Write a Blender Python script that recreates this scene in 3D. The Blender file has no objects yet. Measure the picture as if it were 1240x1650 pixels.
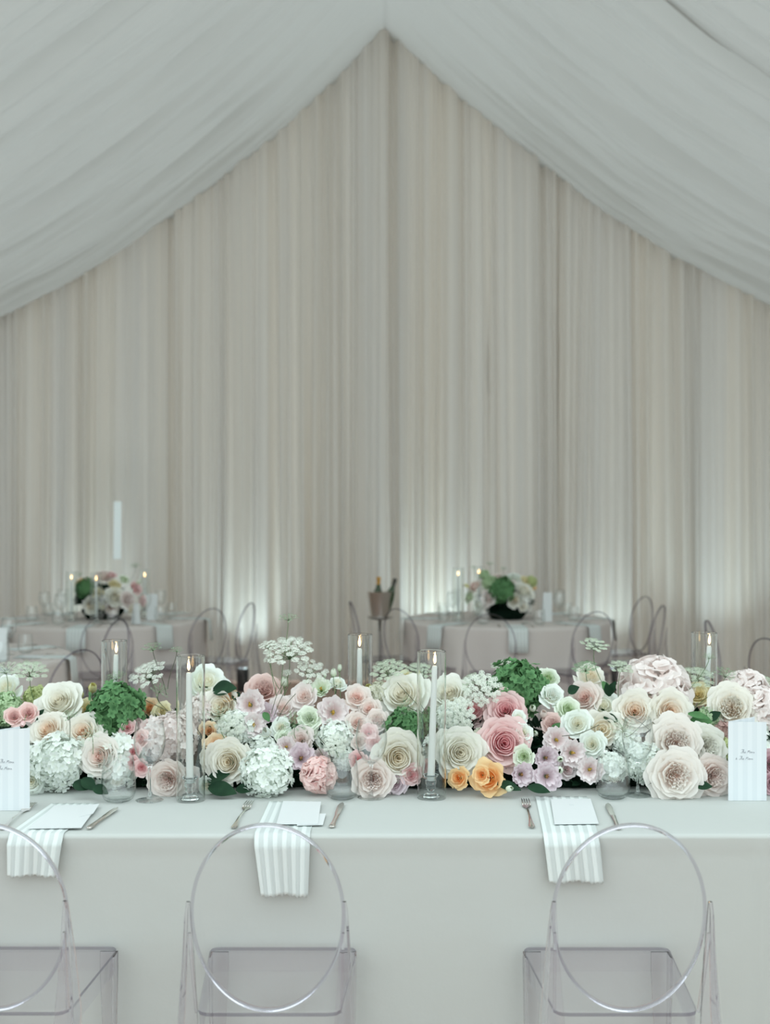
import bpy, math, random
import numpy as np
from mathutils import Vector, Matrix, Quaternion
PI = math.pi
S = bpy.context.scene
COL = S.collection

# ------------------------------------------------------------------ camera, world, exposure
F = 1950.0            # focal length in pixels of the 1240x1650 frame
EYE = 1.585           # eye height
HZ = 825.0            # horizon row
cam = bpy.data.cameras.new('camera')
cam.sensor_fit = 'VERTICAL'; cam.sensor_height = 36.0; cam.sensor_width = 27.05
cam.lens = F / 1650.0 * 36.0
cam.clip_start = 0.05; cam.clip_end = 200
cam.dof.use_dof = True; cam.dof.focus_distance = 3.5; cam.dof.aperture_fstop = 2.6
camo = bpy.data.objects.new('camera', cam); COL.objects.link(camo)
camo.location = (0, 0, EYE); camo.rotation_euler = (PI/2, 0, 0)
S.camera = camo

S.view_settings.view_transform = 'Standard'; S.view_settings.look = 'None'
S.view_settings.gamma = 1.0; S.view_settings.use_curve_mapping = False
S.view_settings.exposure = 0.0
cy = S.cycles
cy.max_bounces = 14; cy.diffuse_bounces = 6; cy.glossy_bounces = 6
cy.transmission_bounces = 14; cy.transparent_max_bounces = 40
cy.sample_clamp_indirect = 4.0; cy.use_denoising = True
cy.blur_glossy = 0.5

world = bpy.data.worlds.new('daylight'); S.world = world; world.use_nodes = True
bg = world.node_tree.nodes['Background']
bg.inputs[0].default_value = (0.845, 0.965, 0.975, 1); bg.inputs[1].default_value = 1.78

def at(px, py, d):
    return Vector(((px-620.0)/F*d, d, EYE-(py-HZ)/F*d))
TOP = 0.75            # table height

# ------------------------------------------------------------------ materials
def new_mat(name):
    m = bpy.data.materials.new(name); m.use_nodes = True
    nt = m.node_tree; nt.nodes.clear()
    out = nt.nodes.new('ShaderNodeOutputMaterial')
    return m, nt, out
def rgba(c): return (c[0], c[1], c[2], 1)
def bump_node(nt, scale, strength, dist=0.002, kind='noise'):
    tc = nt.nodes.new('ShaderNodeTexCoord')
    n = nt.nodes.new('ShaderNodeTexNoise'); n.inputs['Scale'].default_value = scale
    n.inputs['Detail'].default_value = 4
    nt.links.new(tc.outputs['Object'], n.inputs['Vector'])
    b = nt.nodes.new('ShaderNodeBump'); b.inputs['Strength'].default_value = strength
    b.inputs['Distance'].default_value = dist
    nt.links.new(n.outputs['Fac'], b.inputs['Height'])
    return b
def cloth_mat(name, col, trans=0.0, tcol=None, bump=0.15, scale=60, dist=0.003):
    m, nt, out = new_mat(name)
    d = nt.nodes.new('ShaderNodeBsdfDiffuse'); d.inputs[0].default_value = rgba(col)
    b = bump_node(nt, scale, bump, dist); nt.links.new(b.outputs[0], d.inputs['Normal'])
    if trans > 0:
        t = nt.nodes.new('ShaderNodeBsdfTranslucent'); t.inputs[0].default_value = rgba(tcol or col)
        mx = nt.nodes.new('ShaderNodeMixShader'); mx.inputs[0].default_value = trans
        nt.links.new(d.outputs[0], mx.inputs[1]); nt.links.new(t.outputs[0], mx.inputs[2])
        nt.links.new(mx.outputs[0], out.inputs[0])
    else: nt.links.new(d.outputs[0], out.inputs[0])
    return m
def plain(name, col, rough=0.5, metal=0.0, emit=None, es=0):
    m, nt, out = new_mat(name)
    p = nt.nodes.new('ShaderNodeBsdfPrincipled')
    p.inputs['Base Color'].default_value = rgba(col); p.inputs['Roughness'].default_value = rough
    p.inputs['Metallic'].default_value = metal
    n = nt.nodes.new('ShaderNodeTexNoise'); n.inputs['Scale'].default_value = 40
    r = nt.nodes.new('ShaderNodeMapRange'); r.inputs[3].default_value = max(rough-.06, 0); r.inputs[4].default_value = min(rough+.06, 1)
    nt.links.new(n.outputs['Fac'], r.inputs[0]); nt.links.new(r.outputs[0], p.inputs['Roughness'])
    if emit:
        p.inputs['Emission Color'].default_value = rgba(emit); p.inputs['Emission Strength'].default_value = es
    nt.links.new(p.outputs[0], out.inputs[0])
    return m
def thin_glass(name, face=(0.97, 0.985, 0.98), edge=(0.55, 0.6, 0.6), ior=1.4, power=3.0):
    m, nt, out = new_mat(name)
    tr = nt.nodes.new('ShaderNodeBsdfTransparent'); gl = nt.nodes.new('ShaderNodeBsdfGlossy')
    gl.inputs['Roughness'].default_value = 0.02
    gl.inputs[0].default_value = (1, 1, 1, 1)
    lw = nt.nodes.new('ShaderNodeLayerWeight'); lw.inputs[0].default_value = 0.5
    pw = nt.nodes.new('ShaderNodeMath'); pw.operation = 'POWER'; pw.inputs[1].default_value = power
    nt.links.new(lw.outputs['Facing'], pw.inputs[0])
    mc = nt.nodes.new('ShaderNodeMix'); mc.data_type = 'RGBA'
    mc.inputs[6].default_value = rgba(face); mc.inputs[7].default_value = rgba(edge)
    nt.links.new(pw.outputs[0], mc.inputs[0]); nt.links.new(mc.outputs[2], tr.inputs[0])
    # Schlick reflectance, the same from both sides of the wall
    p5 = nt.nodes.new('ShaderNodeMath'); p5.operation = 'POWER'; p5.inputs[1].default_value = 5.0
    nt.links.new(lw.outputs['Facing'], p5.inputs[0])
    f0 = ((ior-1)/(ior+1))**2
    fr = nt.nodes.new('ShaderNodeMath'); fr.operation = 'MULTIPLY_ADD'
    fr.inputs[1].default_value = .75; fr.inputs[2].default_value = f0
    nt.links.new(p5.outputs[0], fr.inputs[0])
    mx = nt.nodes.new('ShaderNodeMixShader')
    nt.links.new(fr.outputs[0], mx.inputs[0]); nt.links.new(tr.outputs[0], mx.inputs[1]); nt.links.new(gl.outputs[0], mx.inputs[2])
    nt.links.new(mx.outputs[0], out.inputs[0])
    return m
def real_glass(name, col, ior=1.45):
    m, nt, out = new_mat(name)
    g = nt.nodes.new('ShaderNodeBsdfGlass'); g.inputs[0].default_value = rgba(col)
    g.inputs['Roughness'].default_value = 0.0; g.inputs['IOR'].default_value = ior
    nt.links.new(g.outputs[0], out.inputs[0])
    return m
def petal_mat(name, inner, outer, trans=0.3, mid=None):
    m, nt, out = new_mat(name)
    a = nt.nodes.new('ShaderNodeAttribute'); a.attribute_name = 'tone'
    r = nt.nodes.new('ShaderNodeValToRGB')
    r.color_ramp.elements[0].position = 0.0; r.color_ramp.elements[0].color = rgba(inner)
    r.color_ramp.elements[1].position = 0.75; r.color_ramp.elements[1].color = rgba(outer)
    if mid:
        e = r.color_ramp.elements.new(0.3); e.color = rgba(mid)
    nt.links.new(a.outputs['Fac'], r.inputs[0])
    d = nt.nodes.new('ShaderNodeBsdfDiffuse'); t = nt.nodes.new('ShaderNodeBsdfTranslucent')
    nt.links.new(r.outputs[0], d.inputs[0]); nt.links.new(r.outputs[0], t.inputs[0])
    mx = nt.nodes.new('ShaderNodeMixShader'); mx.inputs[0].default_value = trans
    nt.links.new(d.outputs[0], mx.inputs[1]); nt.links.new(t.outputs[0], mx.inputs[2])
    nt.links.new(mx.outputs[0], out.inputs[0])
    return m

def curtain_mat():
    m, nt, out = new_mat('cream_pleated_voile')
    tc = nt.nodes.new('ShaderNodeTexCoord')
    mp = nt.nodes.new('ShaderNodeMapping'); mp.inputs['Scale'].default_value = (2.2, 0.0, 0.05)
    nt.links.new(tc.outputs['Object'], mp.inputs[0])
    n = nt.nodes.new('ShaderNodeTexNoise'); n.inputs['Scale'].default_value = 1.6; n.inputs['Detail'].default_value = 5
    n.inputs['Roughness'].default_value = 0.65
    nt.links.new(mp.outputs[0], n.inputs['Vector'])
    r = nt.nodes.new('ShaderNodeValToRGB')
    r.color_ramp.elements[0].position = 0.38; r.color_ramp.elements[0].color = (0.74, 0.715, 0.68, 1)
    r.color_ramp.elements[1].position = 0.62; r.color_ramp.elements[1].color = (0.785, 0.742, 0.68, 1)
    nt.links.new(n.outputs['Fac'], r.inputs[0])
    d = nt.nodes.new('ShaderNodeBsdfDiffuse'); t = nt.nodes.new('ShaderNodeBsdfTranslucent')
    nt.links.new(r.outputs[0], d.inputs[0]); nt.links.new(r.outputs[0], t.inputs[0])
    mx = nt.nodes.new('ShaderNodeMixShader'); mx.inputs[0].default_value = 0.10
    nt.links.new(d.outputs[0], mx.inputs[1]); nt.links.new(t.outputs[0], mx.inputs[2])
    nt.links.new(mx.outputs[0], out.inputs[0])
    return m

M = {}
M['curtain'] = curtain_mat()
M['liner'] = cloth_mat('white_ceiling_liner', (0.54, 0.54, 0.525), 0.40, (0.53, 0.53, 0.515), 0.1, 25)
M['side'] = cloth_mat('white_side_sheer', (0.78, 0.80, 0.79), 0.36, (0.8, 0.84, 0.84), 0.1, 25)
M['floor'] = cloth_mat('beige_matting', (0.44, 0.32, 0.265), 0, None, 0.3, 120)
M['cloth'] = cloth_mat('white_linen_cloth', (0.545, 0.565, 0.545), 0, None, 0.25, 14, 0.006)
M['cloth_far'] = cloth_mat('pale_table_linen', (0.67, 0.62, 0.59), 0, None, 0.2, 14, 0.004)
M['card'] = plain('white_card_stock', (0.73, 0.76, 0.765), 0.6)
M['silver'] = plain('polished_silver', (0.72, 0.68, 0.64), 0.22, 1.0)
M['black'] = plain('black_plastic', (0.012, 0.014, 0.016), 0.45)
M['ink'] = plain('grey_ink', (0.28, 0.29, 0.33), 0.7)
M['wax'] = plain('white_wax', (0.88, 0.90, 0.88), 0.35)
M['wick'] = plain('burnt_wick', (0.03, 0.025, 0.02), 0.9)
M['flame'] = plain('candle_flame', (1, .8, .5), 0.5, 0, (1.0, 0.62, 0.27), 14)
M['flame_core'] = plain('candle_flame_core', (1, .9, .7), 0.5, 0, (1.0, 0.9, 0.68), 26)
M['glass'] = thin_glass('clear_table_glass', (0.985, 0.99, 0.988), (0.50, 0.55, 0.55), 1.72, 4.5)
M['glass_cyl'] = thin_glass('clear_hurricane_glass', (0.975, 0.985, 0.98), (0.42, 0.46, 0.46), 1.62, 6.0)
M['glass_real'] = real_glass('hurricane_real', (0.985, 0.995, 0.99), 1.45)
M['glass_solid'] = real_glass('clear_solid_glass', (0.97, 0.98, 0.98), 1.45)
M['acrylic'] = thin_glass('clear_acrylic', (0.985, 0.981, 0.99), (0.87, 0.86, 0.90), 1.3, 4.0)
M['acrylic_solid'] = real_glass('clear_acrylic_solid', (0.968, 0.964, 0.978), 1.42)
M['acrylic_rim'] = real_glass('clear_acrylic_rim', (0.90, 0.893, 0.925), 1.42)
M['rim_far'] = thin_glass('clear_rim_far', (0.80, 0.78, 0.82), (0.32, 0.31, 0.35), 1.4, 1.3)
M['acrylic_pane'] = thin_glass('clear_acrylic_pane', (0.985, 0.983, 0.99), (0.75, 0.74, 0.78), 1.30, 4.0)
M['acrylic_edge'] = thin_glass('polished_acrylic_edge', (0.62, 0.60, 0.66), (0.34, 0.33, 0.40), 1.4, 2.0)  # dark tint stands in for internal reflection along the cut edge
M['acrylic_far'] = thin_glass('clear_acrylic_far', (0.955, 0.95, 0.96), (0.42, 0.40, 0.44), 1.45, 2.2)
M['stem'] = plain('green_stem', (0.13, 0.20, 0.09), 0.55)
M['stem_dark'] = plain('dark_stem', (0.075, 0.085, 0.045), 0.6)
M['calyx'] = plain('green_calyx', (0.16, 0.27, 0.12), 0.55)
M['stamen'] = plain('golden_stamen', (0.52, 0.33, 0.05), 0.6)
M['stamen_dark'] = plain('dark_stamen', (0.30, 0.16, 0.05), 0.6)
M['umbel_white'] = cloth_mat('white_umbel', (0.86, 0.90, 0.82), 0.2, None, 0)
M['umbel_green'] = cloth_mat('green_umbel', (0.36, 0.50, 0.33), 0.25, None, 0)
M['umbel_pale'] = cloth_mat('pale_green_umbel', (0.66, 0.74, 0.60), 0.2, None, 0)
def leaf_mat(name, a, b):
    m, nt, out = new_mat(name)
    p = nt.nodes.new('ShaderNodeBsdfPrincipled'); p.inputs['Roughness'].default_value = 0.6; p.inputs['Specular IOR Level'].default_value = 0.15
    n = nt.nodes.new('ShaderNodeTexNoise'); n.inputs['Scale'].default_value = 18
    tc = nt.nodes.new('ShaderNodeTexCoord'); nt.links.new(tc.outputs['Object'], n.inputs['Vector'])
    r = nt.nodes.new('ShaderNodeValToRGB')
    r.color_ramp.elements[0].position = .35; r.color_ramp.elements[0].color = rgba(a)
    r.color_ramp.elements[1].position = .65; r.color_ramp.elements[1].color = rgba(b)
    nt.links.new(n.outputs['Fac'], r.inputs[0]); nt.links.new(r.outputs[0], p.inputs['Base Color'])
    nt.links.new(p.outputs[0], out.inputs[0])
    return m
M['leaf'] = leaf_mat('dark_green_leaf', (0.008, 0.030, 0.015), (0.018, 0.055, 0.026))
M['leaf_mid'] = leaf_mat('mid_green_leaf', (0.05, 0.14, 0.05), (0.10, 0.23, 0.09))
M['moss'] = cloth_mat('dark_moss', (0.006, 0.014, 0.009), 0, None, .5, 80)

# petal colours: inner, outer, (mid)
P = {
 'white':    petal_mat('petal_white',    (0.937, 0.894, 0.752), (0.894, 0.937, 0.894), .17),
 'ivory':    petal_mat('petal_ivory', (0.93, 0.88, 0.76), (0.925, 0.925, 0.87), .2),
 'cream':    petal_mat('petal_cream', (0.93, 0.84, 0.68), (0.92, 0.905, 0.84), .2),
 'peachy':   petal_mat('petal_cream_peach_heart', (0.94, 0.72, 0.56), (0.93, 0.91, 0.85), .25, (0.95, 0.83, 0.71)),
 'pinkheart':petal_mat('petal_ivory_pink_heart', (0.92, 0.64, 0.58), (0.94, 0.905, 0.865), .3, (0.95, 0.82, 0.76)),
 'blush':    petal_mat('petal_blush', (0.92, 0.70, 0.64), (0.93, 0.86, 0.82), .3, (0.94, 0.78, 0.73)),
 'paleblush':petal_mat('petal_pale_blush', (0.92, 0.78, 0.73), (0.93, 0.87, 0.85), .3),
 'pink':     petal_mat('petal_pink', (0.84, 0.34, 0.38), (0.92, 0.72, 0.71), .2, (0.88, 0.53, 0.55)),
 'rosepink': petal_mat('petal_rose_pink', (0.86, 0.46, 0.47), (0.93, 0.72, 0.69), .2),
 'dusty': petal_mat('petal_dusty_pink', (0.78, 0.52, 0.48), (0.86, 0.68, 0.64), .17),
 'apricot':  petal_mat('petal_apricot',  (0.937, 0.371, 0.087), (0.950, 0.719, 0.414), .17, (0.950, 0.523, 0.185)),
 'peach':    petal_mat('petal_peach',    (0.916, 0.501, 0.196), (0.948, 0.785, 0.567), .17),
 'yellow':   petal_mat('petal_yellow',   (0.785, 0.719, 0.240), (0.872, 0.850, 0.501), .17),
 'lemon':    petal_mat('petal_lemon',    (0.872, 0.741, 0.392), (0.905, 0.850, 0.610), .17),
 'greenwhite':petal_mat('petal_green_white',(0.545, 0.676, 0.371), (0.861, 0.916, 0.807), .17),
 'lisiblush':petal_mat('petal_lisianthus_blush',(0.785, 0.632, 0.578), (0.894, 0.828, 0.828), .17, (0.850, 0.698, 0.709)),
 'lisimauve':petal_mat('petal_lisianthus_mauve',(0.460, 0.260, 0.320), (0.818, 0.719, 0.763), .17, (0.741, 0.600, 0.654)),
 'mauve':    petal_mat('petal_mauve',    (0.480, 0.220, 0.280), (0.741, 0.523, 0.567), .17),
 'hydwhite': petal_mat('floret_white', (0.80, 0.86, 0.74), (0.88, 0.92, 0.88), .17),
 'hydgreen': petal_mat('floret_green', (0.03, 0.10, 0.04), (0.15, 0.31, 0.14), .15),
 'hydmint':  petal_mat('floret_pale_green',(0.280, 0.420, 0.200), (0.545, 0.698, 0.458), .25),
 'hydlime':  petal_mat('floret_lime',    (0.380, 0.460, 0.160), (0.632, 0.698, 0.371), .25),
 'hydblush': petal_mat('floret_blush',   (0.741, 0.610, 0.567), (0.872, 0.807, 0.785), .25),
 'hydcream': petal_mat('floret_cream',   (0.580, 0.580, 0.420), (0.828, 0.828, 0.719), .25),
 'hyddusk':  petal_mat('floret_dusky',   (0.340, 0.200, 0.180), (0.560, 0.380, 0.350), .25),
}

# ------------------------------------------------------------------ mesh helpers
class MB:
    def __init__(s): s.v = []; s.f = []; s.t = []; s.mi = []
    def add(s, verts, faces, tone=None, mi=0):
        o = len(s.v); s.v.extend([tuple(p) for p in verts])
        s.f.extend([tuple(i+o for i in f) for f in faces]); s.mi.extend([mi]*len(faces))
        s.t.extend(tone if tone is not None else [0.5]*len(verts))
    def grid(s, P_, nu, nv, tone=None, mi=0, closed=False):
        # P_ is list of nu*nv points, index i*nv+j
        fs = []
        for i in range(nu if closed else nu-1):
            for j in range(nv-1):
                a = i*nv+j; b = ((i+1) % nu)*nv+j
                fs.append((a, b, b+1, a+1))
        s.add(P_, fs, tone, mi)
    def box(s, c, sz, R=None, mi=0):
        x, y, z = sz[0]/2, sz[1]/2, sz[2]/2
        pts = [Vector((sx*x, sy*y, sz_*z)) for sx in (-1, 1) for sy in (-1, 1) for sz_ in (-1, 1)]
        if R: pts = [R @ p for p in pts]
        pts = [p+Vector(c) for p in pts]
        s.add(pts, [(0,1,3,2),(4,6,7,5),(0,4,5,1),(2,3,7,6),(0,2,6,4),(1,5,7,3)], None, mi)
    def loft(s, rings, cap=True, mi=0, tone=None):
        n = len(rings[0]); pts = [p for r in rings for p in r]; fs = []
        for k in range(len(rings)-1):
            for i in range(n):
                a = k*n+i; b = k*n+(i+1) % n
                fs.append((a, b, b+n, a+n))
        if cap:
            fs.append(tuple(reversed(range(n)))); fs.append(tuple((len(rings)-1)*n+i for i in range(n)))
        s.add(pts, fs, tone, mi)
    def tube(s, pts, r, n=6, mi=0):
        pts = [Vector(p) for p in pts]; rings = []
        rr = r if isinstance(r, (list, tuple)) else [r]*len(pts)
        up = None
        for i, p in enumerate(pts):
            t = (pts[min(i+1, len(pts)-1)]-pts[max(i-1, 0)]).normalized()
            if up is None:
                up = Vector((0, 0, 1)) if abs(t.z) < .9 else Vector((1, 0, 0))
            a = t.cross(up).normalized(); up = a.cross(t).normalized(); b = up
            rings.append([p+(a*math.cos(2*PI*k/n)+b*math.sin(2*PI*k/n))*rr[i] for k in range(n)])
        s.loft(rings, True, mi)
    def lathe(s, prof, n=32, mi=0, c=(0, 0, 0), close=False):
        # prof: list of (r, z)
        P_ = []; m = len(prof)
        for i in range(n):
            a = 2*PI*i/n
            for (r, z) in prof: P_.append((c[0]+r*math.cos(a), c[1]+r*math.sin(a), c[2]+z))
        fs = []
        for i in range(n):
            for j in range(m if close else m-1):
                a = i*m+j; b = ((i+1) % n)*m+j; a2 = i*m+(j+1) % m; b2 = ((i+1) % n)*m+(j+1) % m
                if prof[j][0] < 1e-6 and prof[(j+1) % m][0] < 1e-6: continue
                fs.append((a, b, b2, a2))
        s.add(P_, fs, None, mi)
    def mesh(s, name, smooth=True):
        me = bpy.data.meshes.new(name)
        me.from_pydata(s.v, [], s.f); me.update()
        if smooth:
            me.polygons.foreach_set('use_smooth', [True]*len(s.f))
        at_ = me.attributes.new('tone', 'FLOAT', 'POINT'); at_.data.foreach_set('value', [float(x) for x in s.t])
        if any(s.mi): me.polygons.foreach_set('material_index', s.mi)
        return me

def weld(me, angle=None):
    import bmesh
    bm = bmesh.new(); bm.from_mesh(me)
    bmesh.ops.remove_doubles(bm, verts=bm.verts, dist=1e-5)
    bmesh.ops.recalc_face_normals(bm, faces=bm.faces)
    bm.to_mesh(me); bm.free()
    if angle is not None: me.set_sharp_from_angle(angle=angle)
    return me

def obj(name, me, mats=None, parent=None, loc=None, rot=None, scale=None, label=None, cat=None, group=None, kind=None):
    if isinstance(me, MB): me = me.mesh(name)
    o = bpy.data.objects.new(name, me); COL.objects.link(o)
    if me is not None and mats is not None:
        if not isinstance(mats, (list, tuple)): mats = [mats]
        while len(me.materials) < len(mats): me.materials.append(mats[len(me.materials)])
        for i, m in enumerate(mats):
            o.material_slots[i].link = 'OBJECT'; o.material_slots[i].material = m
    if parent: o.parent = parent
    if loc is not None: o.location = loc
    if rot is not None:
        if isinstance(rot, Quaternion): o.rotation_mode = 'QUATERNION'; o.rotation_quaternion = rot
        else: o.rotation_euler = rot
    if scale is not None: o.scale = (scale,)*3 if isinstance(scale, (int, float)) else scale
    if label: o['label'] = label
    if cat: o['category'] = cat
    if group: o['group'] = group
    if kind: o['kind'] = kind
    return o
def empty(name, loc=(0, 0, 0), rot=None, label=None, cat=None, group=None, scale=None):
    return obj(name, None, None, None, loc, rot, scale, label, cat, group)
def kids(o): return [c for c in bpy.data.objects if c.parent == o]
def copy_tree(o, parent=None, cmap=None):
    c = o.copy(); COL.objects.link(c)
    if parent: c.parent = parent
    for ch in (cmap[o.name] if cmap and o.name in cmap else kids(o)): copy_tree(ch, c, cmap)
    return c
def relabel(o, label, group=None):
    o['label'] = label
    if group: o['group'] = group

rnd = random.Random(7)

# ------------------------------------------------------------------ the tent: floor, curtain wall, ceiling liner
YW = 11.3
b = MB(); b.grid([(-14+28*i/8, -8+28*j/8, 0) for i in range(9) for j in range(9)], 9, 9)
obj('floor', b, M['floor'], kind='structure')

def prof(x):
    P_ = F/YW
    if x < 0: pts = [(0,44),(62,115),(142,190),(222,256),(292,312),(407,396),(497,453),(622,517),(800,590),(960,640)]
    else:     pts = [(0,44),(78,118),(148,180),(228,243),(338,333),(458,410),(548,455),(618,492),(800,570),(960,625)]
    dx = abs(x)*P_
    xs = [p[0] for p in pts]; ys = [p[1] for p in pts]
    # smooth interpolation (average of neighbouring samples)
    y = sum(np.interp(max(dx+k, -dx-k) if dx+k < 0 else dx+k, xs, ys) for k in (-18, -6, 6, 18))/4 if dx > 18 else np.interp(dx, xs, ys)
    return EYE+(HZ-y)/P_
def wob(y, x, sd):
    # folds running from ridge to eave: mostly a function of depth
    s = 0
    r = random.Random(sd)
    for k in range(9):
        wl = [1.7, 1.1, .8, .55, .42, .30, .21, .15, .11][k]; am = [.05, .035, .03, .022, .016, .010, .007, .0045, .003][k]
        ph = r.uniform(0, 6.3); sk = r.uniform(-.10, .16)
        v = math.sin(2*PI*(y+sk*abs(x)*.8)/wl+ph+.4*math.sin(x*1.3+k))
        s += am*(1-abs(v)*1.6)
    return s
def ceiling(y0, y1, ny, drop, sd, name):
    xs = np.concatenate([np.linspace(-5.5, -.12, 46), np.linspace(-.1, .1, 5), np.linspace(.12, 5.5, 46)])
    ys = np.linspace(y0, y1, ny); P_ = []; t = []
    for x in xs:
        pz = prof(x+.01); k = min(1, abs(x)/1.2)
        for y in ys:
            if y1 < YW: y = y0+(y-y0)*(7.05+.09*min(1, max(0, (x-.5)/.6))-y0)/(y1-y0)
            e = min(1, (YW-y)/.5) if y < YW else 0
            bay = .16*math.sin(PI*((y-11.3) % 4.2)/4.2)*k
            z = pz - bay*max(0, e)*.6 + wob(y, x, sd)*k*(.25+.75*max(0, e)) - drop*min(1, max(0, (x-.6)/1.0))
            P_.append((x-.0, y, z)); t.append(.5)
    b = MB(); b.grid(P_, len(xs), ny, t)
    return obj(name, b, M['liner'], kind='structure')
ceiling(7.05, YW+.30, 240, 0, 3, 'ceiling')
ceiling(4.4, 7.12, 110, .11, 3, 'ceiling')  # near liner cut short, leaving unseen open sky to light the table

def curtain(name, x0, x1, seed, ztop, amp, yfun=None, gaps=(), mat=None, rowz=None, wmin=.06, wmax=.19, deep=()):
    r = random.Random(seed); x = x0; cols = []
    side = 1
    while x < x1:
        w = r.uniform(wmin, wmax)*(.6 if r.random() < .3 else 1); a = amp*r.uniform(.35, 1.0)*min(1.2, w/.08)
        for k in range(9):
            u = k/9.0
            cols.append([x+w*u, -a*.5*(1-math.cos(2*PI*u)), r.uniform(-1, 1) if k == 0 else None])
        x += w
    n = len(cols)
    # slow drift of folds with height
    dr = np.array([r.gauss(0, 1) for _ in range(n)])
    ker = np.ones(36)/36; dr = np.convolve(dr, ker, 'same')*3.2
    dr2 = np.convolve(np.array([r.gauss(0, 1) for _ in range(n)]), np.ones(14)/14, 'same')*1.2
    bl = np.convolve(np.array([r.gauss(0, 1) for _ in range(n)]), np.ones(20)/20, 'same')
    zs = rowz or list(np.linspace(0.02, ztop, 34))
    P_ = []
    for i, (cx, dy, _) in enumerate(cols):
        for z in zs:
            h = z/ztop
            xx = cx+.05*dr[i]*(1-h)+.02*dr2[i]*math.sin(h*5+i*.01)
            yy = dy*(.55+.75*(1-h))+.010*math.sin(cx*150+4*math.sin(cx*9))+.006*math.sin(cx*83)+bl[i]*.12*(1-h)
            for (gx, gd) in deep:
                yy += gd*1.8*math.exp(-((cx-gx)/.032)**2)
            P_.append((xx, yy, z))
    fs = []; m = len(zs)
    for i in range(n-1):
        for j in range(m-1):
            c = (cols[i][0], zs[j])
            if any(g[2] < c[1] < g[3] and g[0] < c[0] < g[1] for g in gaps): continue
            fs.append((i*m+j, (i+1)*m+j, (i+1)*m+j+1, i*m+j+1))
    b = MB(); b.add(P_, fs)
    return b
PW = F/YW
def cx_(px): return (px-620)/PW
def cz_(py): return EYE-(py-HZ)/PW
zr = sorted(set([round(v, 3) for v in list(np.linspace(0.02, 6.3, 40))]+[cz_(818), cz_(808), cz_(908), cz_(925)]+[cz_(v) for v in range(826, 905, 8)]))
b = MB(); b.grid([(cx_(150)+.5*i/8, YW+.30+.03*math.sin(i*2.5), .8+1.4*j) for i in range(9) for j in range(2)], 9, 2)
obj('window_1', b, cloth_mat('clear_tent_sheet', (.74, .82, .84), .42, None, 0), kind='structure')  # added sheer sheet behind the curtain slit, dims the sky seen through it
b = curtain('wall_back', -5.6, 5.6, 11, 6.3, .11, gaps=[(cx_(187), cx_(197), cz_(908), cz_(817))], rowz=zr,
            deep=[(cx_(633), .10), (cx_(872), .06), (cx_(540), .03), (cx_(437), .03), (cx_(708), .04), (cx_(745), .03), (cx_(275), .05), (cx_(1085), .06)])
obj('wall_back', b, M['curtain'], loc=(0, YW, 0), kind='structure')
for sgn, nm in ((-1, 'wall_left'), (1, 'wall_right')):
    b = curtain(nm, -4.0, YW, 20+sgn, 2.85, .06, wmin=.12, wmax=.25)
    o = obj(nm, b, M['side'], loc=(sgn*5.5, 0, 0), rot=(0, 0, PI/2), kind='structure')

# ------------------------------------------------------------------ uplights at the foot of the curtain
def uplight(px, label, energy=5.0, d=10.72):
    X = (px-620)/F*d
    e = empty('uplight', (X, d, 0), label=label, cat='uplight', group='black uplights along the curtain')
    b = MB()
    b.loft([[(sx*w, sy*w, z) for sx, sy in ((-1,-1),(1,-1),(1,1),(-1,1))] for w, z in ((.042,0),(.045,.01),(.05,.19),(.046,.2))])
    obj('housing', weld(b.mesh('housing'), .5), M['black'], e)
    b = MB(); b.lathe([(0, 0), (.036, 0), (.036, .004), (0, .005)], 20, c=(0, 0, .2))
    obj('lens', b, plain('uplight_lens', (.8, .9, .9), .2, 0, (.75, .97, 1.0), 1.5), e)
    L = bpy.data.lights.new('uplight_beam', 'SPOT'); L.energy = energy; L.color = (.74, .97, 1.0)
    L.spot_size = math.radians(70); L.spot_blend = .9; L.shadow_soft_size = .03
    lo = bpy.data.objects.new('uplight_beam', L); COL.objects.link(lo); lo.parent = e
    lo.location = (0, .0, .22); lo.rotation_euler = (PI-.72, 0, 0)
uplight(391, 'black uplight box on the floor right of the left round table', 18)
uplight(984, 'black uplight box on the floor right of the right round table', 14)
uplight(128, 'black uplight box hidden behind the left round table', 16)
uplight(705, 'black uplight box behind the left side of the right round table', 31)
uplight(1196, 'black uplight box at the far right of the curtain', d=10.3, energy=26)

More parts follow.
